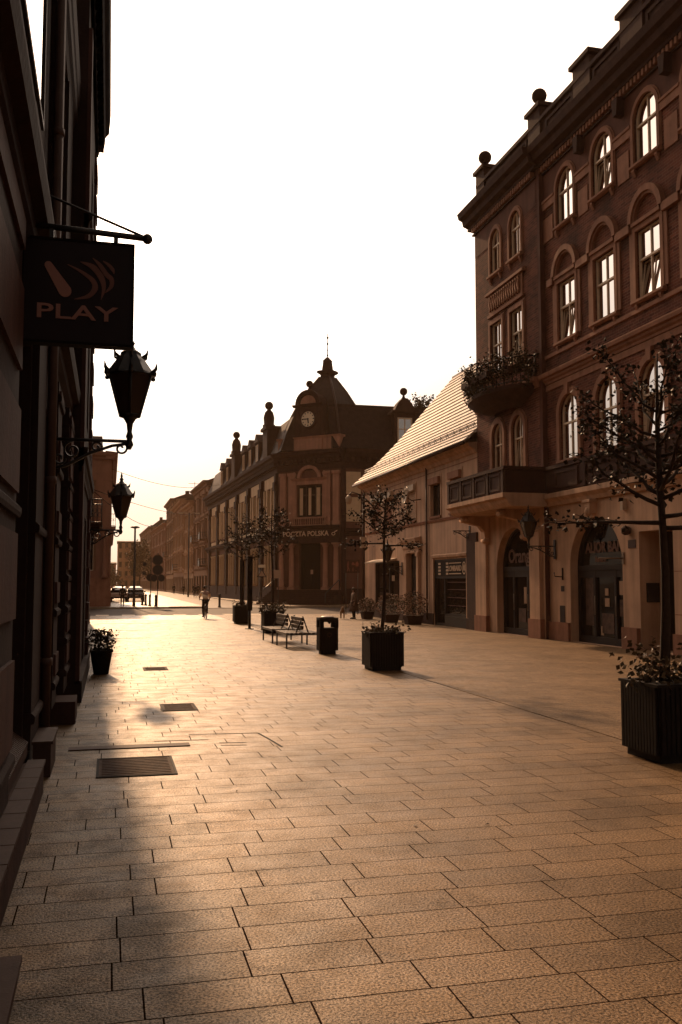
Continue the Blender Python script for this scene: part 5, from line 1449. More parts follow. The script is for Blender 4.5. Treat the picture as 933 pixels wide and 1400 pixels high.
def signpost(x, y, top, discs, label, octo=False):
    r = root('traffic_sign', (x, y, 0), label, 'traffic sign', 'traffic signs at the crossing')
    b = MB(Matrix.Translation((x, y, 0))); b.tube([(0, 0, 0), (0, 0, top)], .035, 8); b.build('pole', M['steel_dark'] if 'steel_dark' in M else M['iron'], r)
    for (dx, z, rad, n) in discs:
        q = MB(Matrix.Translation((x + dx, y - .05, 0)))
        lp = [(rad * cos(2 * pi * (i + .5) / n), z + rad * sin(2 * pi * (i + .5) / n)) for i in range(n)]
        q.prism(lp, -.012, .012); pl = q.build('sign_plate', M['iron'], r)
        q = MB(Matrix.Translation((x + dx, y - .066, 0))); q.ring(lp, inset(lp, rad * .14), 0, .004); q.build('rim', M['cloth_brown'], pl)
signpost(3.3, 78.2, 4.0, ((-.05, 2.35, .33, 20), (-.55, 2.7, .2, 4), (-.52, 3.45, .22, 4)), 'left sign post with three stacked plates by the crossing')
signpost(3.78, 76.8, 4.3, ((-.02, 3.75, .46, 8), (0, 2.95, .44, 24), (.28, 2.3, .3, 20), (-.3, 2.3, .3, 20)), 'taller sign post with octagonal plate on top by the crossing')
def tri_sign():
    r = root('traffic_sign', (12.55, 78.5, 0), 'warning triangle sign under a pale plate before the post office', 'traffic sign', 'traffic signs at the crossing')
    T = Matrix.Translation((12.55, 78.5, 0))
    b = MB(T); b.tube([(0, 0, 0), (0, 0, 3.5)], .035, 8); b.build('pole', M['iron'], r)
    b = MB(T); b.prism([(-.42, 2.4), (.42, 2.4), (0, 3.1)], -.06, -.045); p = b.build('sign_plate', M['paper'], r)
    b = MB(T); lp = [(-.42, 2.4), (.42, 2.4), (0, 3.1)]; b.ring(lp, inset(lp, .07), -.066, -.061); b.build('rim', M['iron'], p)
    b = MB(T); b.box(-.3, .3, -.06, -.045, 3.2, 3.45); b.build('top_plate', M['vest'], r)
tri_sign()
def board_sign():
    r = root('notice_board', (13.75, 78.8, 0), 'pale rectangular board on a post before the post office', 'sign')
    T = Matrix.Translation((13.75, 78.8, 0)); b = MB(T); b.tube([(-.3, 0, 0), (-.3, 0, 3.0)], .03, 6); b.tube([(.3, 0, 0), (.3, 0, 3.0)], .03, 6); b.each('post', M['iron'], r)
    b = MB(T); b.box(-.5, .5, -.05, -.02, 2.3, 3.0); b.build('board', M['paper'], r)
board_sign()
def zone_sign():
    x, y = 14.2, 54.4
    r = root('zone_sign', (x, y, 0), 'dark pedestrian zone sign with walking figure, car and house pictograms', 'sign')
    T = Matrix.Translation((x, y, 0)) @ Matrix.Rotation(radians(-8), 4, 'Z')
    b = MB(T)
    for u in (-.36, .36): b.tube([(u, .03, 0), (u, .03, 3.3)], .03, 6)
    b.each('post', M['iron'], r)
    b = MB(T); b.box(-.46, .46, -.02, .0, 2.5, 3.3); bd = b.build('board', M['plaque'], r)
    b = MB(T); y_ = (-.028, -.02)
    b.ball((-.24, -.024, 3.15), .045, 8, (1, .15, 1)); b.prism([(-.29, 2.86), (-.2, 2.86), (-.19, 3.1), (-.29, 3.1)], *y_); b.prism([(-.3, 2.6), (-.25, 2.6), (-.21, 2.86), (-.27, 2.86)], *y_); b.prism([(-.17, 2.6), (-.12, 2.6), (-.2, 2.86), (-.25, 2.86)], *y_)
    b.prism([(-.02, 2.98), (.2, 2.98), (.2, 3.05), (.14, 3.06), (.1, 3.14), (.02, 3.14), (-.02, 3.06)], *y_)
    b.prism([(.22, 2.9), (.4, 2.9), (.4, 3.1), (.31, 3.2), (.22, 3.1)], *y_)
    b.ball((.06, -.024, 2.8), .03, 6, (1, .15, 1)); b.prism([(.03, 2.6), (.09, 2.6), (.09, 2.77), (.03, 2.77)], *y_); b.ball((.24, -.024, 2.64), .03, 6, (1, .15, 1))
    b.each('pictogram', M['sign_mid'], bd)
zone_sign()
def old_lamp():
    x, y = 16.4, 63.5 - 8
    r = root('street_lamp', (x, y, 0), 'small old style lantern on a post above the pedestrian zone sign', 'street lamp')
    T = Matrix.Translation((x, y, 0)) ; b = MB(T); b.lathe((0, 0, 0), [(.12, 0), (.1, .3), (.05, .4), (.04, 3.2), (.07, 3.3)], 8); b.each('post', M['iron'], r)
    b = MB(T); b.lathe((0, 0, 3.3), [(.1, 0), (.22, .4), (.24, .42), (.1, .6), (.03, .64), (.01, .78)], 6, sm=False); b.build('lamp_head', M['iron'], r)
old_lamp()
def cap_lamp(x, y, h, label, heads=0):
    r = root('street_lamp', (x, y, 0), label, 'street lamp', 'street lamps beyond the crossing')
    T = Matrix.Translation((x, y, 0)); b = MB(T); b.tube([(0, 0, 0), (0, 0, .9), (0, 0, h)], [.13, .11, .075], 10); b.each('post', M['iron'], r)
    b = MB(T)
    if not heads: b.lathe((0, 0, h), [(.09, -.02), (.38, .05), (.34, .13), (.12, .2), (.02, .22)], 14)
    else:
        for s in (-1, 1): b.tube([(0, 0, h - .3), (s * .5, 0, h), (s * 1.0, 0, h - .05)], .05, 6); b.frus((s * 1.15, 0), .3, .15, .25, .12, h - .16, h)
    b.build('lamp_head', M['iron'] if not heads else M['satdish'], r)
cap_lamp(1.95, 77.6, 6.35, 'slender black lamp post with flat cap beside the walking man')
cap_lamp(10.4, 128, 11.5, 'tall far lamp post with two pale heads', 2)
def cctv():
    r = root('camera_pole', (13.95, 50.9, 0), 'slim pole with curved arm and white dome camera at the low house corner', 'camera pole')
    T = Matrix.Translation((13.95, 50.9, 0)); b = MB(T); b.tube([(0, 0, 0), (0, 0, 6.9)], .06, 8); b.tube([(0, 0, 6.5), (-.3, 0, 6.95), (-.65, 0, 7.05), (-.85, 0, 6.9)], .04, 6); b.build('pole', M['zinc'], r)
    b = MB(T); b.lathe((-.85, 0, 6.35), [(.02, 0), (.12, .05), (.17, .16), (.18, .3), (.2, .36), (.1, .48), (.03, .55)], 12); b.build('dome_camera', M['satdish'], r)
    b = MB(T); b.box(-.17, .17, -.1, .1, 3.9, 4.5); b.build('control_box', M['satdish'], r)
cctv()
def dish():
    T = Matrix.Translation((13.8, 42.6, 6.1)) @ Vector((1, -.05, -.2)).to_track_quat('Z', 'Y').to_matrix().to_4x4()
    r = root('satellite_dish', (14.4, 42.4, 6.0), 'white satellite dish on the low house wall between upper windows', 'satellite dish')
    b = MB(T); b.lathe((0, 0, 0), [(.02, .1), (.2, .075), (.36, .02), (.44, -.04), (.445, -.05), (.35, 0), (.2, .055), (.02, .08)], 22); b.build('dish', M['satdish'], r)
    b = MB(); b.tube([(14.43, 42.2, 5.9), (14.0, 42.3, 5.85), (13.85, 42.5, 6.0)], .03, 6); b.build('mount', M['zinc'], r)
    b = MB(T); b.tube([(0, .4, -.05), (0, .15, -.6)], .015, 5); b.ball((0, .12, -.62), .05, 8); b.build('receiver', M['zinc'], r)
dish()
# small fittings on the brick tenement
b = MB(FM); b.box(10.72, 10.86, -.14, .01, 4.02, 4.36); b.build('alarm_box', M['satdish'], bt)
b = MB(FM); b.lathe((10.98, -.12, 3.28), [(.05, 0), (.13, .05), (.14, .2), (.08, .26)], 10); b.box(10.9, 11.3, -.02, .01, 2.9, 3.14); b.build('wall_lamp', M['zinc'], bt)
b = MB(FM); b.tube([(10.62, -.02, 2.62), (10.5, -.75, 2.62)], .025, 6); b.box(10.58, 10.68, -.04, .01, 2.45, 2.8); b.build('sign_bracket', M['steel'], bt)
b = MB(FM); b.box(6.72, 6.92, -.02, .01, 1.62, 1.8); b.box(6.62, 6.95, -.02, .01, .55, 1.15); b.tube([(6.85, -.02, 2.0), (6.85, -.02, 2.4)], .03, 6); b.tube([(6.85, -.02, 2.1), (6.75, -.25, 2.12), (6.72, -.26, 2.25)], .02, 5); b.each('wall_fitting', M['plaque'], bt)

# ------------------------------------------------------------------ covers and drains in the paving
def cover(x0, x1, y0, y1, label, m='rust'):
    r = root('floor_cover', ((x0 + x1) / 2, (y0 + y1) / 2, 0), label, 'cover', 'rusty covers in the paving')
    b = MB(); b.box(x0, x1, y0, y1, .0, .006)
    pl = b.build('plate', M[m], r)
    b = MB()
    for (a, e, c, d) in ((x0 - .025, x1 + .025, y0 - .025, y0), (x0 - .025, x1 + .025, y1, y1 + .025), (x0 - .025, x0, y0, y1), (x1, x1 + .025, y0, y1)): b.box(a, e, c, d, .0, .011)
    b.build('rim', M['black'], r)
    k = int((y1 - y0) / .08); b = MB()
    for i in range(k): b.box(x0 + .03, x1 - .03, y0 + (i + .35) * (y1 - y0) / k, y0 + (i + .65) * (y1 - y0) / k, .006, .010)
    b.build('ribs', M[m], r)
cover(-.07, .67, 9.55, 10.5, 'largest rusty floor cover nearest the shop sill')
cover(.82, 1.30, 14.2, 14.95, 'middle rusty floor cover in the plaza paving')
cover(.78, 1.26, 20.8, 21.5, 'farthest rusty floor cover before the potted plant')
b = MB()
for (p, q) in (((1.0, 11.97), (1.86, 11.87)), ((1.86, 11.87), (1.92, 11.4)), ((1.92, 11.4), (1.98, 10.8)), ((.55, 11.55), (1.2, 11.52)), ((1.3, 11.25), (1.62, 11.2)), ((1.3, 11.08), (1.6, 11.03))):
    P, Q = Vector((*p, .004)), Vector((*q, .004)); d = (Q - P).normalized(); n_ = Vector((-d.y, d.x, 0)) * .014
    b.add([P + n_, P - n_, Q - n_, Q + n_], [(0, 1, 2, 3)])
tag(b.build('drain_slot', M['black']), 'stepped dark drain slot cut in the paving right of the covers', 'drain')
b = MB(); b.box(-.42, .95, 11.12, 11.32, 0, .012); tag(b.build('channel_cover', M['tile']), 'narrow stone channel strip leading from the left wall', 'drain')
b = MB()
for (x0, x1, y) in ((-.6, 2.4, 45.0), (.3, 1.6, 38.5), (.2, 1.4, 33.0)): b.box(x0, x1, y, y + .12, 0, .006)
tag(b.build('slot_drain', M['black']), 'short slot drains across the far plaza', 'drain')

rng = random.Random(77)
for (x, y, l) in ((2.35, 7.1, 'dark fallen leaf on the mid paving left of the other leaf'), (2.95, 7.0, 'dark fallen leaf on the mid paving right of the other leaf'), (3.6, 4.55, 'curled dark leaf at the lower right edge of the paving'), (1.15, 8.6, 'small dark leaf on the paving near the largest cover')):
    b = MB(); leaf(b, (x, y, .012), .055, rng); b.v = [Vector((v.x, v.y, .004 + abs(v.z - .012) * .4)) for v in b.v]
    tag(b.build('fallen_leaf', M['leaf'], keep=True), l, 'leaf', 'fallen leaves on the paving')
# ------------------------------------------------------------------ people
def skin_mesh(name, pts, edges, rad, m, parent=None, sub=1, root_i=0):
    me = bpy.data.meshes.new('skin'); me.from_pydata([Vector(p) for p in pts], edges, [])
    o = bpy.data.objects.new('skin', me); COL.objects.link(o)
    md = o.modifiers.new('skin', 'SKIN'); md.use_smooth_shade = True
    for i, v in enumerate(me.skin_vertices[0].data):
        r = rad[i]; v.radius = (r, r) if not isinstance(r, tuple) else r; v.use_root = (i == root_i)
    s = o.modifiers.new('sub', 'SUBSURF'); s.levels = sub; s.render_levels = sub
    dg = bpy.context.evaluated_depsgraph_get(); dg.update()
    nm = bpy.data.meshes.new_from_object(o.evaluated_get(dg)); bpy.data.objects.remove(o); bpy.data.meshes.remove(me)
    nm.name = name; nm.materials.clear(); nm.materials.append(m)
    for p in nm.polygons: p.use_smooth = True
    ob = bpy.data.objects.new(name, nm); COL.objects.link(ob)
    if parent is not None: ob.parent = parent
    return ob

def person(loc, rot, h, label, pose='walk', top='cloth_dark', legs='cloth_dark', group=None, bag=None, cap=False, hairlen=0, short=False, skirt=False):
    """local: facing +y, feet on z=0, height 1.75 before scaling"""
    k = h / 1.75
    J = dict(pel=(0, 0, .95), wai=(0, 0, 1.10), che=(0, .01, 1.30), nek=(0, 0, 1.46), hd0=(0, .015, 1.54), hd1=(0, .03, 1.64), hd2=(0, .02, 1.70))
    for s, n in ((-1, 'l'), (1, 'r')):
        f = s
        if pose == 'walk':
            J['hip' + n] = (s * .09, 0, .9); J['kne' + n] = (s * .10, .13 * f + .03, .50); J['ank' + n] = (s * .10, .24 * f - .06, .09 + (.05 if f < 0 else 0)); J['toe' + n] = (s * .11, .24 * f + .09, .035)
            J['sho' + n] = (s * .17, 0, 1.40); J['elb' + n] = (s * .235, -.10 * f - .02, 1.13); J['wri' + n] = (s * .24, -.16 * f + .08, .90); J['han' + n] = (s * .235, -.18 * f + .11, .81)
        elif pose == 'stand':
            J['hip' + n] = (s * .09, 0, .9); J['kne' + n] = (s * .10, .02, .50); J['ank' + n] = (s * .10, -.02, .08); J['toe' + n] = (s * .12, .13, .035)
            J['sho' + n] = (s * .17, 0, 1.40); J['elb' + n] = (s * .23, -.03, 1.13); J['wri' + n] = (s * .24, .07, .92); J['han' + n] = (s * .235, .10, .83)
        elif pose == 'cycle':
            J['hip' + n] = (s * .09, -.02, .93); J['kne' + n] = (s * .11, .33 if f > 0 else .20, .70 if f > 0 else .52); J['ank' + n] = (s * .11, .12 if f > 0 else -.02, .36 if f > 0 else .17); J['toe' + n] = (s * .12, .26 if f > 0 else .12, .30 if f > 0 else .11)
            J['sho' + n] = (s * .18, .30, 1.38); J['elb' + n] = (s * .28, .38, 1.12); J['wri' + n] = (s * .25, .55, 1.02); J['han' + n] = (s * .24, .62, 1.02)
    if pose == 'cycle':
        J.update(pel=(0, -.05, .98), wai=(0, .04, 1.12), che=(0, .20, 1.31), nek=(0, .33, 1.45), hd0=(0, .37, 1.52), hd1=(0, .40, 1.62), hd2=(0, .39, 1.68))
    R = dict(pel=(.15, .115), wai=(.135, .10), che=(.165, .11), nek=.055, hd0=.062, hd1=.092, hd2=.07, hip=.088, kne=.056, ank=.038, toe=.03, sho=.06, elb=.042, wri=.028, han=.035)
    rad = lambda n: R[n] if n in R else R[n[:-1]]
    T = Matrix.Scale(k, 4)
    def make(name, names, edges, grow, m, parent, over={}):
        pts = [tuple(T @ Vector(J[n])) for n in names]
        ra = []
        for n in names:
            r = over.get(n, rad(n)); r = r if isinstance(r, tuple) else (r, r); ra.append(((r[0] + grow) * k, (r[1] + grow) * k))
        ix = {n: i for i, n in enumerate(names)}
        return skin_mesh(name, pts, [(ix[a], ix[b]) for a, b in edges], ra, m, parent)
    names = list(J.keys())
    ed = [('pel', 'wai'), ('wai', 'che'), ('che', 'nek'), ('nek', 'hd0'), ('hd0', 'hd1'), ('hd1', 'hd2')]
    for n in 'lr': ed += [('pel', 'hip' + n), ('hip' + n, 'kne' + n), ('kne' + n, 'ank' + n), ('ank' + n, 'toe' + n), ('che', 'sho' + n), ('sho' + n, 'elb' + n), ('elb' + n, 'wri' + n), ('wri' + n, 'han' + n)]
    body = make('person', names, ed, 0, M['skin'], None)
    body.location = loc; body.rotation_euler = (0, 0, rot); tag(body, label, 'person', group)
    # face and hands
    jn = ['pel', 'wai', 'che'] + ['sho' + n for n in 'lr'] + ['elb' + n for n in 'lr'] + ([] if short else ['wri' + n for n in 'lr'])
    je = [('pel', 'wai'), ('wai', 'che')]
    for n in 'lr':
        je += [('che', 'sho' + n), ('sho' + n, 'elb' + n)] + ([] if short else [('elb' + n, 'wri' + n)])
    make('jacket', jn, je, .018, M[top], body, {'pel': (.16, .12)})
    tn = ['pel'] + [a + n for n in 'lr' for a in ('hip', 'kne', 'ank')]
    te = []
    for n in 'lr': te += [('pel', 'hip' + n), ('hip' + n, 'kne' + n), ('kne' + n, 'ank' + n)]
    make('trousers', tn, te, .012, M[legs], body)
    if skirt:
        b = MB(T); b.lathe((0, 0, 0), [(.17, 1.0), (.2, .9), (.25, .6), (.27, .42), (.24, .42), (.15, .95)], 14); o = b.build('skirt', M[top]); o.parent = body
    h1 = Vector(J['hd1'])
    b = MB(T); b.ball((h1.x, h1.y - .02, h1.z + .025), .105, 12, (.92, 1.0, .95))
    if hairlen: b.ball((h1.x, h1.y - .06, h1.z - .07), .09, 10, (1, .7, 1.3))
    o = b.build('hair', M['hair']); o.parent = body
    b = MB(T); b.ball((h1.x, h1.y + .10, h1.z - .02), .016, 6, (.8, 1, 1.3))
    for s in (-1, 1): b.ball((h1.x + s * .09, h1.y, h1.z - .02), .022, 6, (.5, 1, 1.3))
    o = b.build('face', M['skin']); o.parent = body
    for n in 'lr':
        a = Vector(J['ank' + n]); t = Vector(J['toe' + n]); b = MB(T)
        b.tube([(a.x, a.y - .05, t.z + .012), (a.x, a.y + .02, t.z + .025), (t.x, t.y, t.z + .005), (t.x, t.y + .05, t.z)], [.04, .048, .042, .022], 8); o = b.build('shoe', M['black']); o.parent = body
        w = Vector(J['han' + n]); s = -1 if n == 'l' else 1; b = MB(T)
        for j in range(4): b.tube([(w.x, w.y + .02 * (j - 1.5), w.z - .01), (w.x - s * .005, w.y + .022 * (j - 1.5), w.z - .06 - .008 * (j in (1, 2))), (w.x - s * .02, w.y + .022 * (j - 1.5), w.z - .09)], [.010, .009, .006], 5)
        b.tube([(w.x, w.y + .03, w.z + .02), (w.x - s * .01, w.y + .06, w.z - .02)], [.011, .007], 5)
        o = b.build('fingers', M['skin']); o.parent = body
    if bag == 'pack':
        b = MB(T); b.ball((0, -.19, 1.25), .17, 12, (.85, .6, 1.3)); o = b.build('backpack', M['cloth_dark']); tag(o, 'dark backpack worn by the walking man', 'backpack'); o.location = Vector(loc); o.rotation_euler = (0, 0, rot)
    if bag == 'hand':
        b = MB(T); b.frus((.31, .06), .05, .13, .04, .11, .62, .82); b.tube([(.31, -.02, .82), (.28, .06, .93), (.31, .14, .82)], .008, 5); o = b.build('handbag', M['cloth_brown']); tag(o, 'brown handbag on the arm of the woman with the dog', 'handbag'); o.location = Vector(loc); o.rotation_euler = (0, 0, rot)
    return body
person((1.05, 78.3, .004), 0, 1.74, 'man in dark shirt walking away past the black lamp post', 'walk', bag='pack')
person((12.55, 47.7, 0), pi * .55, 1.66, 'woman in a knee length brown coat standing with a pale dog', 'stand', 'cloth_brown', 'cloth_dark', hairlen=1, skirt=True, bag='hand')
CY = (5.02, 50.4, -.012)
person(CY, 0, 1.78, 'cyclist in a pale vest riding away towards the crossing', 'cycle', 'vest', 'cloth_dark', short=True)
far = [((11.6, 131, .0), 2.9, 'person in dark coat on the far right pavement nearest the terraces'), ((12.9, 141, .006), .2, 'second dark clad person from the near end of the far pavement'), ((13.0, 149, .006), 3.0, 'third dark clad person from the near end of the far pavement'),
       ((12.2, 160, -.10), .4, 'dark clad person stepping off the far kerb'), ((11.4, 172, -.1), 3.1, 'farthest dark clad person in the side street')]
for i, (p, r_, l) in enumerate(far): person((p[0], p[1], p[2] - (.1 if i == 0 else 0)), r_, 1.75, l, 'walk', group='people on the far pavement')

# ------------------------------------------------------------------ bicycle
bk = root('bicycle', CY, 'dark bicycle under the cyclist in the pale vest', 'bicycle')
T = Matrix.Translation(CY)
for yy in (-.52, .53):
    b = MB(T); b.tube([(0, yy + .33 * cos(a), .345 + .33 * sin(a)) for a in [2 * pi * i / 28 for i in range(29)]], .021, 6, cap=False); w = b.build('wheel', M['rubber'], bk)
    b = MB(T); b.tube([(0, yy + .305 * cos(a), .345 + .305 * sin(a)) for a in [2 * pi * i / 28 for i in range(29)]], .010, 5, cap=False); b.ball((0, yy, .345), .03, 8)
    for i in range(14): b.tube([(0, yy, .345), (0, yy + .3 * cos(2 * pi * i / 14), .345 + .3 * sin(2 * pi * i / 14))], .0025, 3)
    b.build('rim', M['steel'], w)
b = MB(T)
for p, q in (((0, -.06, .30), (0, -.17, .86)), ((0, -.06, .30), (0, .37, .82)), ((0, -.15, .78), (0, .35, .86)), ((0, -.06, .30), (0, -.52, .345)), ((0, -.15, .76), (0, -.52, .345)), ((0, .35, .9), (0, .42, .7)), ((0, .42, .7), (0, .53, .345))): b.tube([p, q], .018, 6)
b.build('frame', M['car_dark'], bk)
b = MB(T); b.tube([(-.28, .55, 1.0), (-.2, .48, 1.02), (0, .36, .98), (.2, .48, 1.02), (.28, .55, 1.0)], .014, 6); b.tube([(0, .35, .88), (0, .36, .98)], .016, 6); b.build('handlebar', M['iron'], bk)
b = MB(T); b.ball((0, -.2, .9), .13, 10, (.65, 1, .3)); b.build('saddle', M['black'], bk)
b = MB(T); b.tube([(.06, -.06, .30), (.06, .10, .33), (.14, .10, .33)], .012, 5); b.tube([(-.06, -.06, .30), (-.06, -.20, .17), (-.14, -.2, .17)], .012, 5); b.box(.08, .16, .06, .15, .315, .34); b.box(-.16, -.08, -.24, -.15, .155, .18); b.build('pedals', M['iron'], bk)
b = MB(T); b.box(-.03, .03, -.60, -.57, .62, .68); b.tube([(0, -.2, .80), (0, -.6, .70)], .01, 5); b.build('rear_light', M['sign_mid'], bk)

# ------------------------------------------------------------------ dog
dg_ = skin_mesh('dog', [(0, .22, .42), (0, 0, .42), (0, -.22, .44), (0, -.32, .56), (0, -.38, .62), (0, -.50, .58), (.08, -.22, .34), (.08, -.23, .18), (.08, -.24, .02), (-.08, -.22, .34), (-.08, -.21, .18), (-.08, -.22, .02),
    (.08, .22, .34), (.085, .17, .24), (.085, .26, .14), (.085, .23, .02), (-.08, .22, .34), (-.085, .18, .24), (-.085, .27, .14), (-.085, .24, .02), (0, .34, .48), (0, .42, .58)],
    [(0, 1), (1, 2), (2, 3), (3, 4), (4, 5), (2, 6), (6, 7), (7, 8), (2, 9), (9, 10), (10, 11), (0, 12), (12, 13), (13, 14), (14, 15), (0, 16), (16, 17), (17, 18), (18, 19), (0, 20), (20, 21)],
    [.10, .095, .12, .07, .075, .032, .05, .03, .026, .05, .03, .026, .06, .045, .026, .026, .06, .045, .026, .026, .022, .012], M['fur'], root_i=1)
dg_.location = (11.98, 47.9, 0); dg_.rotation_euler = (0, 0, radians(-12)); tag(dg_, 'pale dog standing beside the woman in the brown coat', 'dog')
for s in (-1, 1):
    b = MB(); b.frus((s * .055, -.36), .022, .012, .006, .004, .66, .73); o = b.build('ear', M['fur']); o.parent = dg_
b = MB(); b.tube([(12.0, 47.55, .55), (12.2, 47.6, .62), (12.42, 47.62, .84)], .006, 4); tag(b.build('dog_lead', M['black']), 'thin lead from the dog to the hand of the woman', 'lead')

# ------------------------------------------------------------------ parked cars
def make_car(m):
    """local: nose towards +y"""
    r = root('parked_car', (0, 0, 0), 'car', 'car', 'cars parked on the left of the far street')
    W = .86
    side = [(-2.1, .35), (2.05, .3), (2.12, .5), (2.0, .72), (1.1, .9), (-1.9, .95), (-2.12, .8), (-2.15, .5)]
    roof = [(-1.95, .94), (1.05, .9), (.35, 1.36), (-.2, 1.44), (-1.1, 1.42), (-1.7, 1.2)]
    def loft(poly, w0, w1, z0, z1):
        b = MB(); n = len(poly); vs = []
        for s in (-1, 1):
            for (y, z) in poly:
                w = w0 + (w1 - w0) * max(0, min(1, (z - z0) / (z1 - z0))); vs.append((s * w, y, z))
        fs = [(i, (i + 1) % n, (i + 1) % n + n, i + n) for i in range(n)] + [tuple(range(n - 1, -1, -1)), tuple(range(n, 2 * n))]
        b.add(vs, fs); return b
    loft(side, .84, .88, .3, .9).build('body', M[m], r, bevel=.06)
    loft(roof, .80, .62, .9, 1.44).build('cabin', M['glass_dark'], r, bevel=.04)
    b = MB(); b.add([(s * .6, y, z) for s in (-1, 1) for (y, z) in ((.33, 1.385), (-.2, 1.46), (-1.1, 1.445), (-1.25, 1.4))], [(0, 1, 5, 4), (1, 2, 6, 5), (2, 3, 7, 6)]); b.build('roof_panel', M[m], r)
    for sx in (-1, 1):
        for yy in (-1.3, 1.32):
            b = MB(); b.tube([(sx * .68, yy, .31), (sx * .88, yy, .31)], .31, 18); w = b.build('wheel', M['rubber'], r)
            b = MB(); b.tube([(sx * .87, yy, .31), (sx * .89, yy, .31)], .19, 14); b.build('rim', M['steel'], w)
        b = MB(); b.box(sx * .78 - .08, sx * .78 + .08, -2.16, -2.08, .68, .84); b.build('tail_light', M['sign_mid'], r)
        b = MB(); b.box(sx * .66 - .14, sx * .66 + .14, 2.03, 2.1, .55, .68); b.build('headlight', M['lamp_clear'], r)
        b = MB(); b.ball((sx * .95, .75, .98), .1, 8, (1, .6, .7)); b.build('wing_mirror', M[m], r)
    b = MB(); b.box(-.26, .26, -2.17, -2.14, .55, .66); b.build('number_plate', M['vest'], r)
    b = MB(); b.box(-.86, .86, -2.18, -2.02, .36, .5); b.build('bumper', M['black'], r)
    return r
cd = make_car('car_dark'); cl = make_car('car_light')
spots = [(cd, 2.65, 99.0, 'dark parked car nearest the bollards'), (cl, .95, 97.5, 'pale parked car left of the nearest dark one'), (cd, 1.0, 104.5, 'dark parked car behind the pale one on the left'), (cl, 2.75, 106.5, 'pale parked car straight behind the nearest dark one'),
         (cl, 1.2, 113.5, 'pale parked car third in the left row'), (cd, 3.0, 114.5, 'dark parked car third in the right row'), (cl, 3.2, 122, 'pale parked car fourth in the right row'), (cd, 1.4, 123, 'dark parked car at the back of the left row')]
used = set()
for (src, x, y, l) in spots:
    o = src if id(src) not in used else copy_tree(src)
    used.add(id(src)); o.location = (x, y, .006); o.rotation_euler = (0, 0, radians(random.uniform(-3, 3))); o['label'] = l

# ------------------------------------------------------------------ trees beyond, wires, aerial
tree(34.4, 100, 0, 14, 23.3, 2.1, 26, 18, .36, 'tree top rising behind the pale tiled roof', 61, rt=.25, name='garden_tree')
tree(8.0, 262, 0, 3, 13.5, 3.6, 22, 14, .6, 'dark street tree at the far bend of the street', 62, rt=.3, name='street_tree')
tree(.2, 300, 0, 1, 6.0, 3.0, 18, 12, .6, 'low dark tree at the far left end of the street', 63, rt=.3, name='street_tree')
def wire(p, q, sag, label, r=.014):
    P, Q = Vector(p), Vector(q); b = MB()
    b.tube([P.lerp(Q, i / 16) - Vector((0, 0, sag * 4 * (i / 16) * (1 - i / 16))) for i in range(17)], r, 4)
    o = b.build('overhead_wire', M['black']); tag(o, label, 'wire', 'overhead wires'); 
wire((.0, 79, 11.35), (13.55, 120, 14.6), .9, 'upper overhead wire crossing from the corner house', .02)
wire((-.9, 46, 6.35), (12.5, 195, 17.2), 2.6, 'lower overhead wire running towards the terraces', .022)
wire((-.9, 46, 6.4), (13.5, 140, 12.3), .6, 'straight lower overhead wire above the sagging one', .016)
b = MB(); b.tube([(13.9, 160, 15.6), (13.9, 160, 19.2)], .05, 5)
for z, l in ((18.9, 1.1), (18.2, .7), (17.6, 1.2)): b.tube([(13.9 - l, 160, z), (13.9 + l, 160, z)], .035, 4)
tag(b.build('roof_aerial', M['iron']), 'thin television aerial above the second ochre terrace', 'aerial')

# ------------------------------------------------------------------ camera
cam = bpy.data.cameras.new('camera'); co = bpy.data.objects.new('camera', cam); COL.objects.link(co)
cam.sensor_fit = 'VERTICAL'; cam.sensor_height = 36; cam.lens = 36 * 1270 / 1400
cam.clip_end = 4000; cam.clip_start = .05
co.location = (0, 0, 1.9)
co.rotation_euler = (radians(90 + 4.3677), 0, radians(-13.955))
SC.camera = co

# ------------------------------------------------------------------ light
SUN_EL, SUN_AZ = 25.5, -3.2          # degrees; azimuth from +Y towards +X
w = bpy.data.worlds.new('World'); SC.world = w; w.use_nodes = True
nt = w.node_tree; N = nt.nodes; L = nt.links
bg = N['Background']
sky = N.new('ShaderNodeTexSky'); sky.sky_type = 'NISHITA'; sky.sun_disc = False
sky.sun_elevation = radians(SUN_EL); sky.sun_rotation = radians(SUN_AZ); sky.air_density = 1.2; sky.dust_density = 1.6; sky.ozone_density = 1.0; sky.altitude = 100
tint = N.new('ShaderNodeMix'); tint.data_type = 'RGBA'; tint.blend_type = 'MULTIPLY'; tint.inputs['Factor'].default_value = 1
hs = N.new('ShaderNodeHueSaturation'); hs.inputs['Saturation'].default_value = .2; hs.inputs['Value'].default_value = .8; L.new(sky.outputs['Color'], hs.inputs['Color'])
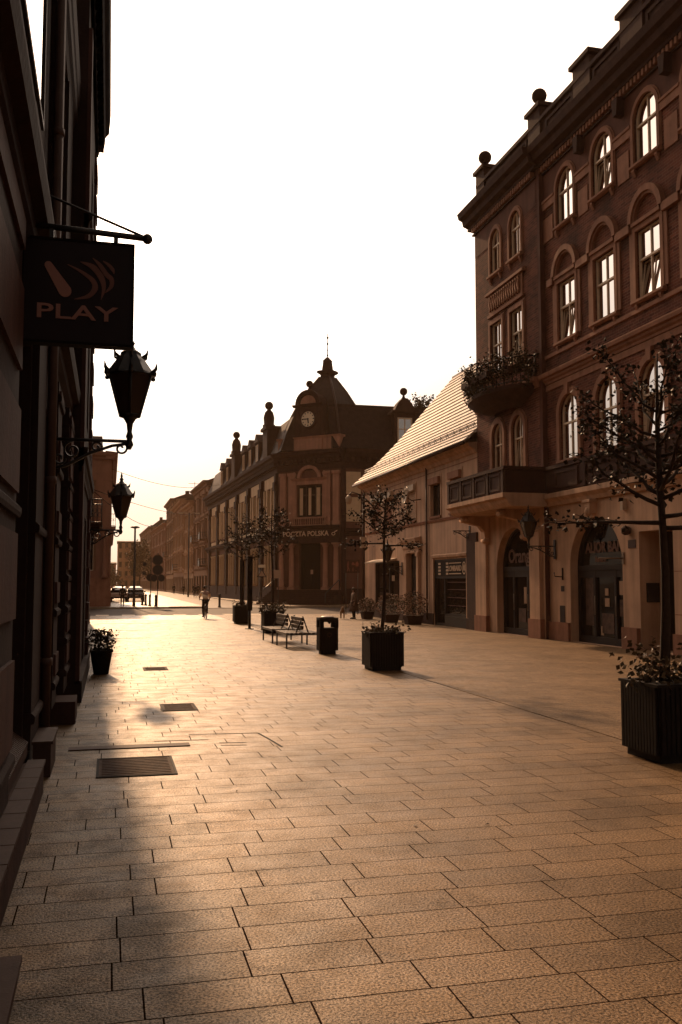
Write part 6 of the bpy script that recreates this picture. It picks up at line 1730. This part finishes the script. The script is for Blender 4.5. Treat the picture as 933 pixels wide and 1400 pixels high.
# veil of thin bright cloud around the sun
tc_ = N.new('ShaderNodeTexCoord')
SD = (sin(radians(SUN_AZ)) * cos(radians(SUN_EL)), cos(radians(SUN_AZ)) * cos(radians(SUN_EL)), sin(radians(SUN_EL)))
dt = N.new('ShaderNodeVectorMath'); dt.operation = 'DOT_PRODUCT'; dt.inputs[1].default_value = SD; L.new(tc_.outputs['Generated'], dt.inputs[0])
cl = N.new('ShaderNodeMath'); cl.operation = 'MAXIMUM'; cl.inputs[1].default_value = 0; L.new(dt.outputs['Value'], cl.inputs[0])
pw = N.new('ShaderNodeMath'); pw.operation = 'POWER'; pw.inputs[1].default_value = 5.0; L.new(cl.outputs[0], pw.inputs[0])
nz = N.new('ShaderNodeTexNoise'); nz.inputs['Scale'].default_value = 2.2; nz.inputs['Detail'].default_value = 6
mp_ = N.new('ShaderNodeMapping'); mp_.inputs['Scale'].default_value = (1, 1, 3.5); L.new(tc_.outputs['Generated'], mp_.inputs['Vector']); L.new(mp_.outputs[0], nz.inputs['Vector'])
nm = N.new('ShaderNodeMapRange'); nm.inputs['To Min'].default_value = 19; nm.inputs['To Max'].default_value = 28; L.new(nz.outputs['Fac'], nm.inputs['Value'])
vm = N.new('ShaderNodeMath'); vm.operation = 'MULTIPLY'; L.new(pw.outputs[0], vm.inputs[0]); L.new(nm.outputs[0], vm.inputs[1])
av = N.new('ShaderNodeMix'); av.data_type = 'RGBA'; av.blend_type = 'ADD'; av.inputs['Factor'].default_value = 1
L.new(hs.outputs['Color'], av.inputs['A']); L.new(vm.outputs[0], av.inputs['B'])
L.new(av.outputs['Result'], tint.inputs['A'])
# air colour by height above the horizon: peach low down, neutral higher up
sx_ = N.new('ShaderNodeSeparateXYZ'); L.new(tc_.outputs['Generated'], sx_.inputs[0])
rp_ = N.new('ShaderNodeValToRGB'); L.new(sx_.outputs['Z'], rp_.inputs['Fac'])
e = rp_.color_ramp.elements
e[0].position = 0.0; e[0].color = (.25, .19, .14, 1)
e[1].position = .40; e[1].color = (1.0, .77, .60, 1)
x_ = e.new(.08); x_.color = (.30, .24, .19, 1)
x_ = e.new(.15); x_.color = (.36, .305, .255, 1)
x_ = e.new(.25); x_.color = (.56, .48, .41, 1)
L.new(rp_.outputs['Color'], tint.inputs['B'])
L.new(tint.outputs['Result'], bg.inputs['Color'])
bg.inputs['Strength'].default_value = .14
su = bpy.data.lights.new('sun', 'SUN'); so = bpy.data.objects.new('sun', su); COL.objects.link(so)
su.energy = 4.2; su.angle = radians(1.6); su.color = (1.0, .60, .32)
dirv = Vector((sin(radians(SUN_AZ)) * cos(radians(SUN_EL)), cos(radians(SUN_AZ)) * cos(radians(SUN_EL)), sin(radians(SUN_EL))))
so.rotation_euler = dirv.to_track_quat('Z', 'Y').to_euler(); so.location = (0, 60, 60)
vs_ = SC.view_settings; vs_.view_transform = 'Standard'; vs_.look = 'None'; vs_.gamma = 1; vs_.use_curve_mapping = False; vs_.exposure = -0.18
SC.display_settings.display_device = 'sRGB'
SC.cycles.max_bounces = 6; SC.cycles.diffuse_bounces = 3; SC.cycles.glossy_bounces = 3

hz = MB(); hz.box(-160, 160, -60, 520, -1.4, 34)
hz = hz.build('haze', M['earth']); hz['kind'] = 'stuff'
hm = bpy.data.materials.new('haze'); hm.use_nodes = True; hn = hm.node_tree
hn.nodes.remove(hn.nodes['Principled BSDF'])
pv = hn.nodes.new('ShaderNodeVolumePrincipled'); pv.inputs['Color'].default_value = (1.0, .66, .40, 1); pv.inputs['Density'].default_value = .0002; pv.inputs['Anisotropy'].default_value = .35
hn.links.new(pv.outputs[0], hn.nodes['Material Output'].inputs['Volume'])
hz.data.materials.clear(); hz.data.materials.append(hm)
SC.cycles.volume_bounces = 0
